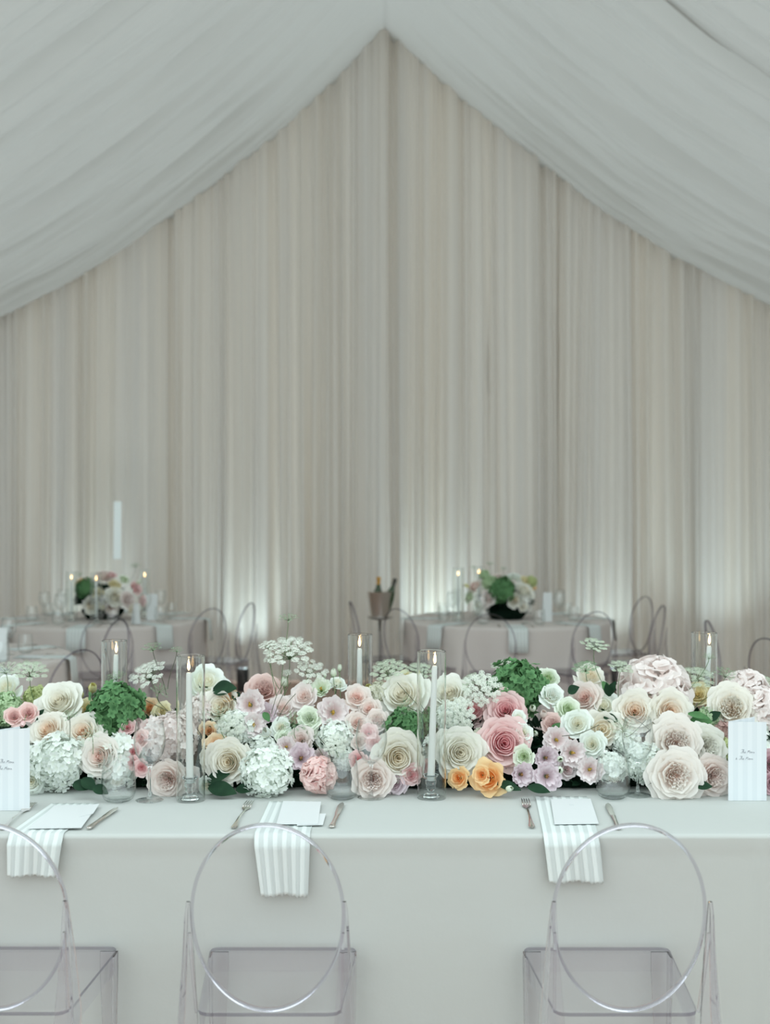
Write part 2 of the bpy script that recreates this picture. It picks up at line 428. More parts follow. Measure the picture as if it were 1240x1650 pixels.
# ------------------------------------------------------------------ main table
TX = 2.6; TF = 3.13; TB = 4.42
e = empty('banquet_table', (0, (TF+TB)/2, 0), label='long trestle table hidden under the white linen cloth in front', cat='table')
b = MB(); b.box((0, 0, TOP-.018), (2*TX-.04, TB-TF-.04, .026)); obj('tabletop', weld(b.mesh('tabletop'), .5), M['floor'], e)
for sx in (-1, 1):
    for sy in (-1, 1):
        b = MB(); b.tube([(sx*2.3, sy*.5, 0), (sx*2.3, sy*.5, TOP-.03)], .018, 10); obj('leg', b, M['black'], e)
def main_cloth():
    b = MB(); r = random.Random(4)
    xs = np.linspace(-TX, TX, 420)
    # cross-section from back hem over the top to front hem
    def wave(x, s):
        return (.010*math.sin(x*2.3+1.1)+.007*math.sin(x*5.9+.3)+.0035*math.sin(x*14+2)) * s
    prof_ = []
    for z in np.linspace(.01, TOP-.02, 14): prof_.append(('b', z))
    for a in np.linspace(0, PI/2, 5): prof_.append(('cb', a))
    for y in np.linspace(TB-.012, TF+.012, 26)[1:-1]: prof_.append(('t', y))
    for a in np.linspace(PI/2, 0, 6): prof_.append(('cf', a))
    for z in np.linspace(TOP-.02, .01, 30)[1:]: prof_.append(('f', z))
    P_ = []; R = .012
    for x in xs:
        for k, v in prof_:
            if k == 'b': p = (x, TB+wave(x+2, (TOP-v)*1.6), v)
            elif k == 'cb': p = (x, TB-R+R*math.cos(v), TOP-R+R*math.sin(v)+.001)
            elif k == 't':
                cr = .0015*math.sin(x*7+v*5)*math.sin(v*6+1)
                # pressed crease running across the right end
                q = (x-1.03)*.8+(v-3.2)*.9; cr += .003*math.exp(-(q/.012)**2) if x > .8 else 0
                q = (x+.72)*.5+(v-3.42); cr += .002*math.exp(-(q/.015)**2) if x < -.4 else 0
                p = (x, v, TOP+.001+max(cr, -.0006))
            elif k == 'cf': p = (x, TF+R-R*math.cos(v), TOP-R+R*math.sin(v)+.001)
            else:
                h = TOP-v
                pl = -.006*math.exp(-((x-.972-.03*h)/.010)**2)*min(1, h*12)
                p = (x, TF+.006-wave(x, h*1.2)+.07*h+pl, v)
            P_.append(p)
    b.grid(P_, len(xs), len(prof_))
    return b
obj('tablecloth', main_cloth(), M['cloth'], label='white linen cloth covering the long front table down to the floor', cat='tablecloth')

# ------------------------------------------------------------------ clear acrylic chair
def rrect_ring(x0, x1, y0, y1, xr0, xr1, r, z, n=5):
    """trapezoid: rear half-width xr0 at y0, front half-width xr1 at y1, rounded corners"""
    cs = [(-xr0, y0), (xr0, y0), (xr1, y1), (-xr1, y1)]; pts = []
    for i in range(4):
        p = Vector(cs[i]); a = (Vector(cs[i-1])-p).normalized(); c = (Vector(cs[(i+1) % 4])-p).normalized()
        for k in range(n):
            t = k/(n-1)
            q = (p+a*r)*(1-t)**2+p*2*t*(1-t)+(p+c*r)*t*t
            pts.append((q.x, q.y, z))
    return pts
def make_chair(mat, pane, solid):
    """origin on the floor under the seat centre; the sitter faces +y"""
    e = empty('ghost_chair', (0, 0, 0), cat='chair')
    # seat: thin plate with a rolled edge
    b = MB()
    def ring(inset, z): return rrect_ring(0, 0, -.20+inset, .21-inset, .160-inset, .190-inset, .03-inset*.5, z)
    b.loft([ring(0, .449), ring(0, .457)], False, mi=1); b.loft([ring(0, .457), ring(.004, .461), ring(.02, .4605)], False)
    r0 = ring(0, .449); b.add(r0, [tuple(reversed(range(len(r0))))]); r1 = ring(.02, .4605); b.add(r1, [tuple(range(len(r1)))])
    obj('seat', weld(b.mesh('seat'), .6), [mat, M['acrylic_edge']], e)
    # apron: hollow skirt under the seat
    b = MB()
    out = ring(.001, .4485); out2 = ring(.003, .398); in2 = ring(.009, .398); in1 = ring(.007, .4485)
    b.loft([out, out2, in2, in1, out], False)
    obj('apron', weld(b.mesh('apron'), .6), mat, e)
    # oval backrest: clear pane held in a thick rounded rim, leaning back
    A, H = .166, .216; nn = 96
    lean = math.radians(9)
    b = MB(); P_ = []
    for i in range(nn):
        a = 2*PI*i/nn
        for r in (0, .3, .6, .85, .99):
            x = A*r*math.cos(a); P_.append((x, .55*x*x, H*r*math.sin(a)))
    b.grid(P_, nn, 5, closed=True)
    bo = obj('backrest', weld(b.mesh('backrest'), .9), pane, e, loc=(0, -.235, .462+(H+.006)*math.cos(lean)), rot=(lean, 0, 0))
    b = MB(); P_ = []
    for i in range(nn):
        a = 2*PI*i/nn; n_ = Vector((math.cos(a)/A, 0, math.sin(a)/H)).normalized()
        x = A*math.cos(a); z = H*math.sin(a); c = Vector((x, .55*x*x, z))+n_*.0036
        for k in range(10):
            t = 2*PI*k/10
            P_.append(tuple(c+n_*.0043*math.cos(t)+Vector((0, .0075*math.sin(t), 0))))
        P_.append(tuple(c+n_*.0043))
    b.grid(P_, nn, 11, closed=True)
    obj('rim', weld(b.mesh('rim')), M['acrylic_rim'], bo)
    # rear legs: tapered angle sections from the oval's side down to the floor
    def L(cx, cy_, w, dpt, th, z, sx):
        # L-shaped ring, outer corner at (cx,cy_), going inward in x and forward in y
        q = [(0, 0), (w, 0), (w, th), (th, th), (th, dpt), (0, dpt)]
        pts = [(cx-sx*a, cy_+b_, z) for a, b_ in q]
        return pts if sx > 0 else list(reversed(pts))
    for sx in (-1, 1):
        b = MB()
        rings = [L(sx*x, y, w, d_, .006, z, sx) for x, y, w, d_, z in
                 ((.205, -.345, .030, .030, 0), (.200, -.30, .040, .045, .25), (.194, -.262, .044, .07, .46), (.186, -.250, .026, .035, .60), (.180, -.255, .013, .012, .70), (.176, -.258, .008, .008, .725))]
        b.loft(rings)
        obj('rear_leg', weld(b.mesh('rear_leg'), .6), solid, e)
        b = MB()
        b.loft([[(sx*(x+o), y+p, z) for o, p in ((-.003, -.004), (.003, -.004), (.003, .004), (-.003, .004))] for x, y, z in ((.163, -.19, .455), (.166, -.215, .53), (.168, -.237, .60), (.170, -.25, .655))])
        obj('back_bracket', weld(b.mesh('back_bracket'), .6), solid, e)
        b = MB()
        rings = [L(sx*x, y, w, -d_, .006, z, sx) for x, y, w, d_, z in
                 ((.182, .200, .024, .024, 0), (.186, .205, .036, .036, .25), (.188, .207, .045, .045, .398), (.188, .207, .045, .045, .440))]
        b2 = MB()
        rings = []
        for x, y, w, z in ((.182, .200, .024, 0), (.186, .205, .036, .25), (.1885, .208, .046, .398), (.1885, .208, .046, .4475)):
            q = [(0, 0), (w, 0), (w, .006), (.006, .006), (.006, w), (0, w)]
            pts = [(sx*(x-a), y-b_, z) for a, b_ in q]
            rings.append(pts)
        b2.loft(rings)
        obj('front_leg', weld(b2.mesh('front_leg'), .6), solid, e)
    return e
chair0 = make_chair(M['acrylic'], M['acrylic_pane'], M['acrylic_solid'])
cmap0 = {chair0.name: kids(chair0)}; cmap0.update({k.name: kids(k) for k in kids(chair0)})
def set_mat(root, m, cm):
    for c in cm:
        c.material_slots[0].material = m
def place_chair(x, y, face, label, group, first=False, far=False):
    """x,y of the seat centre; face = heading of the sitter in degrees (90 = +y)"""
    c = chair0 if first else copy_tree(chair0, None, cmap0)
    c.location = (x, y, 0); c.rotation_euler = (0, 0, math.radians(face-90))
    relabel(c, label, group)
    if far:
        for k in c.children_recursive:
            if not k.name.startswith('backrest'): k.material_slots[0].material = M['rim_far' if k.name.startswith('rim') else 'acrylic_far']
    return c
GF = 'clear chairs along the near side of the long table'
place_chair(-.262, 2.925, 90, 'clear acrylic chair with oval back, middle of the three in front', GF, first=True)
place_chair(.545, 2.925, 90, 'clear acrylic chair with oval back, rightmost of the three in front', GF)
place_chair(-.880, 2.930, 90, 'clear acrylic chair with oval back cut by the left edge, leftmost in front', GF)
# the backs' position is known; the seat centre lies .28 ahead of it
def chair_by_back(bx, by, tx, ty, label, group):
    a = math.atan2(ty-by, tx-bx)
    dist = math.hypot(tx-bx, ty-by)
    if dist < 1.24: bx, by = tx-1.24*math.cos(a), ty-1.24*math.sin(a)
    place_chair(bx+.28*math.cos(a), by+.28*math.sin(a), math.degrees(a), label, group, far=True)

# ------------------------------------------------------------------ round tables
LT = (-2.2, 9.45); RT = (.95, 9.45); NT = (-2.62, 6.95); OT = (3.15, 7.15); TR = .80
def round_table(c, R, where, seed):
    e = empty('round_table', (c[0], c[1], 0), label='round table under the pale cloth '+where, cat='table', group='round banquet tables')
    b = MB(); b.lathe([(0, TOP-.03), (R-.02, TOP-.03), (R-.02, TOP-.004), (0, TOP-.004)], 40); obj('tabletop', b, M['floor'], e)
    for k in range(4):
        a = PI/4+k*PI/2; b = MB(); b.tube([(.55*math.cos(a), .55*math.sin(a), 0), (.45*math.cos(a), .45*math.sin(a), TOP-.03)], .015, 8); obj('leg', b, M['black'], e)
    r = random.Random(seed); b = MB(); nA = 180; P_ = []
    ph = [r.uniform(0, 6.28) for _ in range(4)]
    rows = [(.0, 0)]+[(R*k/8, 0) for k in range(1, 8)]+[(R-.008, 0), (R, .006)]+[(R, h) for h in np.linspace(.03, TOP-.015, 16)]
    for i in range(nA):
        a = 2*PI*i/nA
        w = .55*math.sin(11*a+ph[0]+.5*math.sin(3*a))+.3*math.sin(17*a+ph[1])+.35*math.sin(5*a+ph[2])
        w = w*abs(w)**.3
        for (rr, h) in rows:
            q = rr + (.012+.05*w)*min(1, h*1.5)*1.1-.03*h
            P_.append((q*math.cos(a), q*math.sin(a), TOP+.001-h))
    b.grid(P_, nA, len(rows), closed=True)
    obj('tablecloth', b, M['cloth_far'], loc=(c[0], c[1], 0), label='pale floor length cloth on the round table '+where, cat='tablecloth', group='round table cloths')
round_table(LT, TR, 'at the back left', 1)
round_table(RT, TR, 'at the back right', 2)
round_table(NT, TR, 'at the left edge, nearest', 3)
round_table(OT, TR, 'beyond the right edge', 4)

GB = 'clear chairs around the round tables'
chair_by_back(.70, 8.10, *RT, 'clear oval back chair in front of the back right round table', GB)
chair_by_back(1.46, 8.32, *RT, 'clear chair at the near right side of the back right round table', GB)
chair_by_back(1.90, 8.95, *RT, 'clear chair in profile, rightmost at the back right round table', GB)
chair_by_back(1.88, 9.75, *RT, 'clear chair behind the rightmost one at the back right round table', GB)
chair_by_back(-.10, 9.30, *RT, 'clear chair in profile left of the back right round table, before the bottles', GB)
chair_by_back(.12, 8.62, *RT, 'clear chair at the near left side of the back right round table', GB)
chair_by_back(-1.86, 8.10, *LT, 'clear oval back chair in front of the back left round table', GB)
chair_by_back(-1.22, 8.60, *LT, 'clear chair at the near right side of the back left round table', GB)
chair_by_back(-1.06, 9.15, *LT, 'clear chair in profile beside the uplight, right of the back left table', GB)
chair_by_back(-3.30, 8.9, *LT, 'clear chair at the left side of the back left round table', GB)
chair_by_back(-1.50, 6.02, *NT, 'clear oval back chair behind the left lace flowers, nearest of the left group', GB)
chair_by_back(-1.72, 7.72, *NT, 'clear chair between the nearer left table and the back left table', GB)
chair_by_back(2.17, 7.60, *OT, 'clear chair in profile at the right, behind the right candle', GB)
chair_by_back(2.16, 6.62, *OT, 'clear chair cut by the right edge of the photo', GB)

# ------------------------------------------------------------------ glassware
def shell(b, prof_, th, n=36, mi=0):
    """thin wall vessel: outer profile bottom->top, returned inside at distance th"""
    b.lathe(prof_, n, mi)
def make_wine(name='wine_glass'):
    e = empty(name, cat='wine glass')
    # bowl
    b = MB(); o = [(0, .0885), (.006, .0888), (.012, .090), (.024, .100), (.034, .118), (.0395, .140), (.0400, .158), (.037, .178), (.0335, .198)]
    i = [(max(0, r-.0011), z+(.0022 if z < .11 else 0)) for r, z in reversed(o)]
    b.lathe(o+i, 36); obj('bowl', weld(b.mesh('bowl')), M['glass'], e)
    b = MB(); b.lathe([(.0085, .006), (.0045, .012), (.0034, .03), (.0033, .07), (.0048, .084), (.011, .0895)], 16); obj('stem', b, M['glass_solid'], e)
    b = MB(); b.lathe([(0, .0005), (.034, .0005), (.0348, .0015), (.030, .003), (.012, .0055), (.0, .0068)], 36); obj('foot', weld(b.mesh('foot'), .8), M['glass'], e)
    return e
def make_tumbler():
    e = empty('tumbler', cat='tumbler')
    b = MB(); o = [(.0, .002), (.030, .002), (.0375, .007), (.0430, .020), (.0445, .035), (.0435, .060), (.0405, .090), (.0380, .112)]
    i = [(max(r-.0015, 0), z) for r, z in reversed(o[3:])]+[(.036, .012), (.028, .0085), (0, .008)]
    b.lathe(o+i, 36); obj('glass_wall', weld(b.mesh('glass_wall'), .9), M['glass'], e)
    b = MB(); b.lathe([(0, .0012), (.029, .0012), (.0305, .0022), (.029, .0078), (.022, .0065), (0, .006)], 28); obj('base', weld(b.mesh('base'), .9), M['glass'], e)
    return e
wine0 = make_wine(); tum0 = make_tumbler()
WK = {wine0.name: kids(wine0)}; TK = {tum0.name: kids(tum0)}
def put(src, km, loc, label, group, first=False, rz=0, sc=1.0):
    c = src if first else copy_tree(src, None, km)
    c.location = loc; c.rotation_euler = (0, 0, rz); c.scale = (sc,)*3; relabel(c, label, group)
    if loc[1] > 5:
        for k in c.children: k.material_slots[0].material = M['glass']
    return c
def on_table(px, py):
    d = (EYE-TOP)*F/(py-HZ); return Vector(((px-620)/F*d, d, TOP+.0022))
GW = 'stemmed glasses on the long table'; GT = 'tumblers on the long table'
put(wine0, WK, on_table(241, 1291), 'clear stemmed wine glass left of the left hurricane candle', GW, True, sc=1.15)
put(wine0, WK, on_table(598, 1287), 'clear stemmed wine glass in front of the pink spray roses, middle one', GW, sc=1.15)
put(wine0, WK, on_table(1027, 1283), 'clear stemmed wine glass at the right, beside the big garden roses', GW, sc=1.15)
put(tum0, TK, on_table(191, 1292), 'clear stemless tumbler in front of the left white hydrangeas', GT, True, sc=1.12)
put(tum0, TK, on_table(551, 1288), 'clear stemless tumbler in front of the pink peony, middle one', GT, sc=1.10)
put(tum0, TK, on_table(987, 1287), 'clear stemless tumbler right of the mauve lisianthus, at the right setting', GT, sc=1.12)

# ------------------------------------------------------------------ candles in glass hurricanes
def hurricane(base, h, r, label, group):
    e_ = MB(); th = .0022
    e_.lathe([(r-th, 0), (r, 0), (r, h-.001), (r-.001, h), (r-th, h-.001)], 56, close=True)
    return obj('hurricane_glass', weld(e_.mesh('hurricane_glass'), .6), M['glass_real'], loc=base, label=label, cat='candle shade', group=group)
def candlestick(base, label, group):
    b = MB()
    b.lathe([(0, .001), (.024, .001), (.026, .004), (.022, .009), (.010, .014), (.008, .02), (.013, .026), (.015, .031), (.013, .036), (.0155, .041), (.016, .052), (.0145, .056), (.021, .062), (.023, .067), (.019, .068), (.0122, .062), (.0120, .050), (0, .050)], 28)
    return obj('candlestick', weld(b.mesh('candlestick'), 1.0), M['glass_solid'], loc=base, label=label, cat='candle holder', group=group)
def candle(base, h, tilt, label, group, r0=.0110, r1=.0078):
    e = empty('taper_candle', base, rot=(tilt[1], tilt[0], 0), label=label, cat='candle', group=group)
    b = MB(); b.lathe([(0, 0), (r0, 0), (r0*.98, h*.2), (r1, h-.006), (r1*.75, h-.001), (0, h)], 20); obj('wax_body', weld(b.mesh('wax_body'), .9), M['wax'], e)
    b = MB(); b.tube([(0, 0, h-.002), (.0004, 0, h+.004), (.0012, 0, h+.008)], .0008, 6); obj('wick', b, M['wick'], e)
    b = MB(); b.lathe([(0, 0), (.0028, .004), (.0044, .010), (.0042, .016), (.0026, .025), (.0010, .032), (0, .036)], 16, c=(0, 0, h+.004)); f = obj('flame', b, M['flame'], e)
    b = MB(); b.lathe([(0, 0), (.0022, .004), (.0026, .009), (.0012, .016), (0, .019)], 12, c=(0, 0, h+.0075)); obj('flame_core', b, M['flame_core'], f)
    return e
GH = 'glass hurricanes on the long table'; GC = 'lit taper candles on the long table'; GK = 'glass candlesticks on the long table'
def candle_set(px, pyb, pyt, fx, fy, width, name, d=None, front=True):
    if d is None: d = (EYE-TOP)*F/(pyb-HZ)
    X = (px-620)/F*d; z0 = TOP+.002
    ztop = EYE-(pyt-HZ)/F*d
    hurricane((X, d, z0), ztop-z0, width/2*d/F, 'tall clear glass hurricane '+name, GH)
    candlestick((X-.002, d, z0), 'clear moulded glass candlestick inside the hurricane '+name, GK)
    zt = EYE-(fy-HZ)/F*d; xt = (fx-620)/F*d
    h = zt-(z0+.0505)
    candle((X-.002, d, z0+.0505), h, ((xt-X+.002)/h, 0), 'white taper candle burning in the hurricane '+name, GC)
candle_set(307, 1290, 1056, 304, 1083, 46, 'at the front left')
candle_set(695, 1286, 1049, 700, 1072, 47, 'at the front centre')
candle_set(184, 0, 1032, 187, 1054, 41, 'behind the left green hydrangea', d=3.96)
candle_set(580, 0, 1022, 579, 1044, 40, 'behind the blush spray roses', d=3.98)
candle_set(1134, 0, 1019, 1142, 1040, 41, 'at the right behind the pale peony', d=3.99)

# ------------------------------------------------------------------ napkins, cards, cutlery of the long table
def stripe_mat(name, a, b_, period, axis='U'):
    m, nt, out = new_mat(name)
    at_ = nt.nodes.new('ShaderNodeAttribute'); at_.attribute_name = 'tone'
    mt = nt.nodes.new('ShaderNodeMath'); mt.operation = 'MULTIPLY'; mt.inputs[1].default_value = period
    fr = nt.nodes.new('ShaderNodeMath'); fr.operation = 'FRACT'
    rp = nt.nodes.new('ShaderNodeValToRGB'); rp.color_ramp.elements[0].position = .44; rp.color_ramp.elements[0].color = rgba(a)
    rp.color_ramp.elements[1].position = .52; rp.color_ramp.elements[1].color = rgba(b_)
    nt.links.new(at_.outputs['Fac'], mt.inputs[0]); nt.links.new(mt.outputs[0], fr.inputs[0]); nt.links.new(fr.outputs[0], rp.inputs[0])
    d = nt.nodes.new('ShaderNodeBsdfDiffuse'); nt.links.new(rp.outputs[0], d.inputs[0]); nt.links.new(d.outputs[0], out.inputs[0])
    return m
M['napkin'] = stripe_mat('white_striped_napkin', (0.74, 0.79, 0.775), (0.60, 0.645, 0.635), 6.0)
M['menu'] = stripe_mat('white_striped_menu', (0.76, 0.795, 0.82), (0.715, 0.755, 0.785), 4.0)
def napkin(tl, tr, el, er, zbot, bl, br, label, folds=0):
    """tl,tr far corners on the table (pixels); el,er pixels where it meets the edge; then hangs to zbot with bottom xs bl,br (pixels)"""
    b = MB(); nu = 61; rows = []
    A, B = on_table(*tl), on_table(*tr)
    de = TF-.014
    EL = Vector(((el-620)/F*de, de, 0)); ER = Vector(((er-620)/F*de, de, 0))
    BL = Vector(((bl-620)/F*de, de, 0)); BR = Vector(((br-620)/F*de, de, 0))
    n1 = 16; P_ = []; T = []
    for i in range(nu):
        u = i/(nu-1)
        rip = .0016*math.sin(u*6*2*PI+.6)
        pts = []
        for k in range(n1):
            t = k/(n1-1); p = A.lerp(B, u)*(1-t)+(EL.lerp(ER, u))*t
            jag = -.004*(1 if math.sin(u*6*2*PI) > 0 else 0)*(1-t)**3
            pts.append((p.x, (A.lerp(B, u).y*(1-t)+(TF+.01)*t)+jag, TOP+.004+max(rip, -.0008)*.6))
        for ang in (20, 45, 70):
            a = math.radians(ang); q = EL.lerp(ER, u)
            pts.append((q.x, TF+.012-(.020)*math.sin(a), TOP+.004-.016*(1-math.cos(a))+0))
        z1 = TOP-.014
        for k in range(1, 15):
            t = k/14; q = EL.lerp(ER, u).lerp(BL.lerp(BR, u), t)
            zz = z1+(zbot-z1)*t + (.003*math.sin(u*6*2*PI)*t if k == 14 else 0)
            h = TOP-zz
            pts.append((q.x, TF-.019+.03*h-abs(rip)*1.6-.008*math.sin(u*PI*3)*t, zz))
        P_ += pts; T += [u]*len(pts)
    nv = len(P_)//nu
    b.grid(P_, nu, nv, T)
    me = b.mesh('napkin')
    o = obj('napkin', me, M['napkin'], label=label, cat='napkin', group='striped napkins on the long table')
    so = o.modifiers.new('thick', 'SOLIDIFY'); so.thickness = .0012; so.offset = 1
    return o
def zat(py, d=3.12): return EYE-(py-HZ)/F*d
napkin((84, 1296), (158, 1296), 12, 100, zat(1411), 12, 92, 'white striped napkin hanging off the table edge at the left setting')
napkin((434, 1293), (512, 1293), 409, 499, zat(1443), 420, 496, 'white striped napkin hanging lowest off the edge, at the middle setting')
napkin((862, 1285), (945, 1285), 876, 965, zat(1421), 884, 972, 'white striped napkin hanging off the edge at the right setting')

def flat_card(corners, th, z, label, cat='card', cname='place_card', mat=None, mono=True):
    pts = [on_table(*c) for c in corners]
    b = MB(); lo = [(p.x, p.y, z) for p in pts]; hi = [(p.x, p.y, z+th) for p in pts]
    b.loft([lo, hi])
    o = obj(cname, weld(b.mesh(cname), .5), mat or M['card'], label=label, cat=cat, group=None)
    return o, pts
zc = TOP+.0075
def mono(o, cx, cy, w=.014):
    # small embossed monogram: a few fine curls
    b = MB(); c = on_table(cx, cy)
    for k in range(3):
        x0 = c.x-w/2+k*w/3
        b.tube([(x0+.002*math.cos(a)+a*.0006, c.y+.003*math.sin(a), zc+.0035) for a in np.linspace(0, 5, 9)], .00022, 4)
    obj('monogram', b, plain('pale_foil', (.6, .66, .68), .5), o)
def child_to(o, p): pass
o1, _ = flat_card([(46, 1340), (131, 1339), (158, 1302), (88, 1303)], .0018, zc, 'white place card lying on the napkin at the left setting')
flat_card([(128, 1322), (150, 1317), (160, 1301), (138, 1304)], .0012, zc+.0022, 'small white slip peeking from the left place card', 'card', 'card_slip')
o2, _ = flat_card([(445, 1334), (512, 1334), (517, 1298), (456, 1297)], .0018, zc+.002, 'white place card with tiny monogram at the middle setting')
mono(o2, 482, 1307)
flat_card([(478, 1335), (520, 1334), (525, 1316), (486, 1316)], .0015, zc, 'white card sticking out under the middle place card', 'card', 'under_card')
o3, _ = flat_card([(893, 1333), (964, 1332), (951, 1292), (887, 1293)], .0018, zc, 'white place card with tiny monogram at the right setting')
mono(o3, 921, 1303)

def fork(head_px, tail_px, label, flip=False):
    A = on_table(*head_px); B = on_table(*tail_px); A.z = B.z = 0
    L_ = (A-B).length; ang = math.atan2((A-B).y, (A-B).x)
    e = empty('fork', (B.x, B.y, TOP+.0035), rot=(0, 0, ang), label=label, cat='fork', group='silver forks on the long table')
    b = MB()
    # handle along +x from 0 to .62L
    st = [(0, .0015, .0012), (.004, .0070, .0018), (.02, .0085, .0024), (.05, .0055, .0022), (.10, .0032, .0022), (.60*L_, .0028, .0022), (.66*L_, .006, .002), (.70*L_, .0115, .0016), (.75*L_, .0125, .0015)]
    def zb(x): return .002+.008*math.sin(min(1, x/L_/.7)*PI)**2*.7 if x < .7*L_ else .002+.0035*math.sin((x/L_-.7)/.3*PI)
    b.loft([[(x, -w, zb(x)), (x, 0, zb(x)-t*.3), (x, w, zb(x)), (x, 0, zb(x)+t)] for x, w, t in st])
    obj('handle', weld(b.mesh('handle'), .8), M['silver'], e)
    for k in range(4):
        y = (-.0105+.007*k); b = MB()
        b.tube([(x*L_, y*(1-.02*q), zb(x*L_)) for q, x in enumerate((.74, .80, .88, .95, 1.0))], [.0018, .0016, .0014, .0012, .0006], 6)
        obj('tine', b, M['silver'], e)
def knife(tip_px, tail_px, label):
    A = on_table(*tip_px); B = on_table(*tail_px); A.z = B.z = 0
    L_ = (A-B).length; ang = math.atan2((A-B).y, (A-B).x)
    e = empty('knife', (B.x, B.y, TOP+.0035), rot=(0, 0, ang), label=label, cat='knife', group='silver knives on the long table')
    b = MB()
    st = [(0, .002, .002), (.003, .0075, .003), (.015, .009, .0045), (.035, .0065, .0042), (.07, .0055, .004), (.42*L_, .0062, .0038), (.48*L_, .0075, .003)]
    b.loft([[(x, w*math.cos(a), .004+t*math.sin(a)) for a in np.linspace(0, 2*PI, 9)[:-1]] for x, w, t in st])
    obj('handle', weld(b.mesh('handle'), .8), M['silver'], e)
    b = MB()
    st = [(.47*L_, .005, .0016), (.55*L_, .0088, .0013), (.7*L_, .0098, .001), (.85*L_, .0105, .0009), (.95*L_, .0075, .0007), (L_, .0008, .0005)]
    b.loft([[(x, -w*.7, .004), (x, 0, .004-t), (x, w, .004), (x, 0, .004+t)] for x, w, t in st])
    obj('blade', weld(b.mesh('blade'), .8), M['silver'], e)
fork((55, 1296), (2, 1340), 'silver fork lying askew beside the left menu card')
fork((404, 1293), (376, 1338), 'silver fork left of the middle striped napkin')
fork((845, 1289), (857, 1337), 'silver fork left of the right striped napkin')
knife((190, 1305), (142, 1339), 'silver knife lying askew right of the left place card')
knife((552, 1297), (534, 1337), 'silver knife right of the middle place card')
knife((979, 1298), (996, 1340), 'silver knife seen through the rightmost front chair')

def script_text(b, s, x0, z0, h, sl=.28, r=.00028, y=-.0012):
    G = {'T': [[(0, .95), (.35, 1.05), (.8, .98)], [(.45, 1.0), (.42, .5), (.3, .05), (.12, .02), (.05, .2)]],
         'h': [[(0, 0), (.15, .9), (.05, .95), (.02, .0)], [(.05, .35), (.2, .5), (.28, .3), (.3, .0), (.42, .1)]],
         'o': [[(.3, .4), (.1, .45), (.05, .15), (.2, 0), (.35, .2), (.28, .42), (.48, .38)]],
         'e': [[(0, .15), (.3, .3), (.2, .48), (.05, .25), (.15, 0), (.4, .12)]],
         'M': [[(-.05, .05), (.08, .1), (.2, .98), (.3, .1), (.55, 1.0), (.6, .05), (.75, .02)]],
         'n': [[(0, 0), (.05, .42), (.08, .1), (.22, .42), (.28, .05), (.42, .1)]],
         'u': [[(0, .42), (.04, .05), (.2, .05), (.28, .42), (.3, .05), (.45, .1)]],
         '&': [[(.45, .1), (.1, .5), (.25, .6), (.25, .4), (.02, .15), (.2, 0), (.42, .3)]], ' ': []}
    W = {'T': .6, 'h': .45, 'o': .45, 'e': .4, 'M': .8, 'n': .45, 'u': .48, '&': .6, ' ': .35}
    x = x0
    for ch in s:
        for st in G[ch]:
            pts = [Vector((x+(p[0]+p[1]*sl)*h, y, z0+p[1]*h)) for p in st]
            # smooth
            for _ in range(2):
                q = [pts[0]]
                for i in range(len(pts)-1): q += [pts[i].lerp(pts[i+1], .25), pts[i].lerp(pts[i+1], .75)]
                q.append(pts[-1]); pts = q
            b.tube(pts, r, 4)
        x += W[ch]*h
def menu(px0, px1, pyt, pyb, label, flap=True, skew=0.0, tx=.30):
    d = (EYE-TOP)*F/(pyb-HZ)
    X0 = (px0-620)/F*d; X1 = (px1-620)/F*d; h = (pyb-pyt)*d/F*.995; w = X1-X0
    e = empty('menu_card', (X0, d, TOP+.0015), label=label, cat='menu card', group='folded menu cards on the long table')
    def panel(x0, y0, x1, y1, hl, hr, nm, mat):
        b = MB(); n = 9; P_ = []; T = []
        for i in range(n):
            u = i/(n-1)
            for z in (0, .5, 1): P_.append((x0+(x1-x0)*u, y0+(y1-y0)*u, z*(hl+(hr-hl)*u))); T.append(u)
        b.grid(P_, n, 3, T); o = obj(nm, b.mesh(nm, False), mat, e)
        so = o.modifiers.new('thick', 'SOLIDIFY'); so.thickness = .0009; so.offset = 0
        return o
    fp = panel(0, 0, w*(.96 if flap else 1), 0, h*(.955+skew), h*(1.0+skew*.3) if not flap else h*.95, 'front_panel', M['menu'])
    panel(w*.01, .004, w*.72, .022, h*.955, h*1.0, 'inner_panel', M['menu'])
    panel(0.0, 0.002, w*.6, .05, h*.93, h*.93, 'back_panel', M['menu'])
    b = MB()
    script_text(b, 'The Menu', w*tx, h*.575, .0105, y=-.0010); script_text(b, '& The Menu', w*(tx-.13), h*.495, .0105, y=-.0010)
    obj('script', b, M['ink'], fp)
    return e
menu(-22, 48, 1173, 1307, 'white striped folded menu card standing at the left edge', flap=False, skew=0.0, tx=.30)
menu(1173, 1237, 1157, 1291, 'white striped folded menu card standing at the right edge', tx=.30)

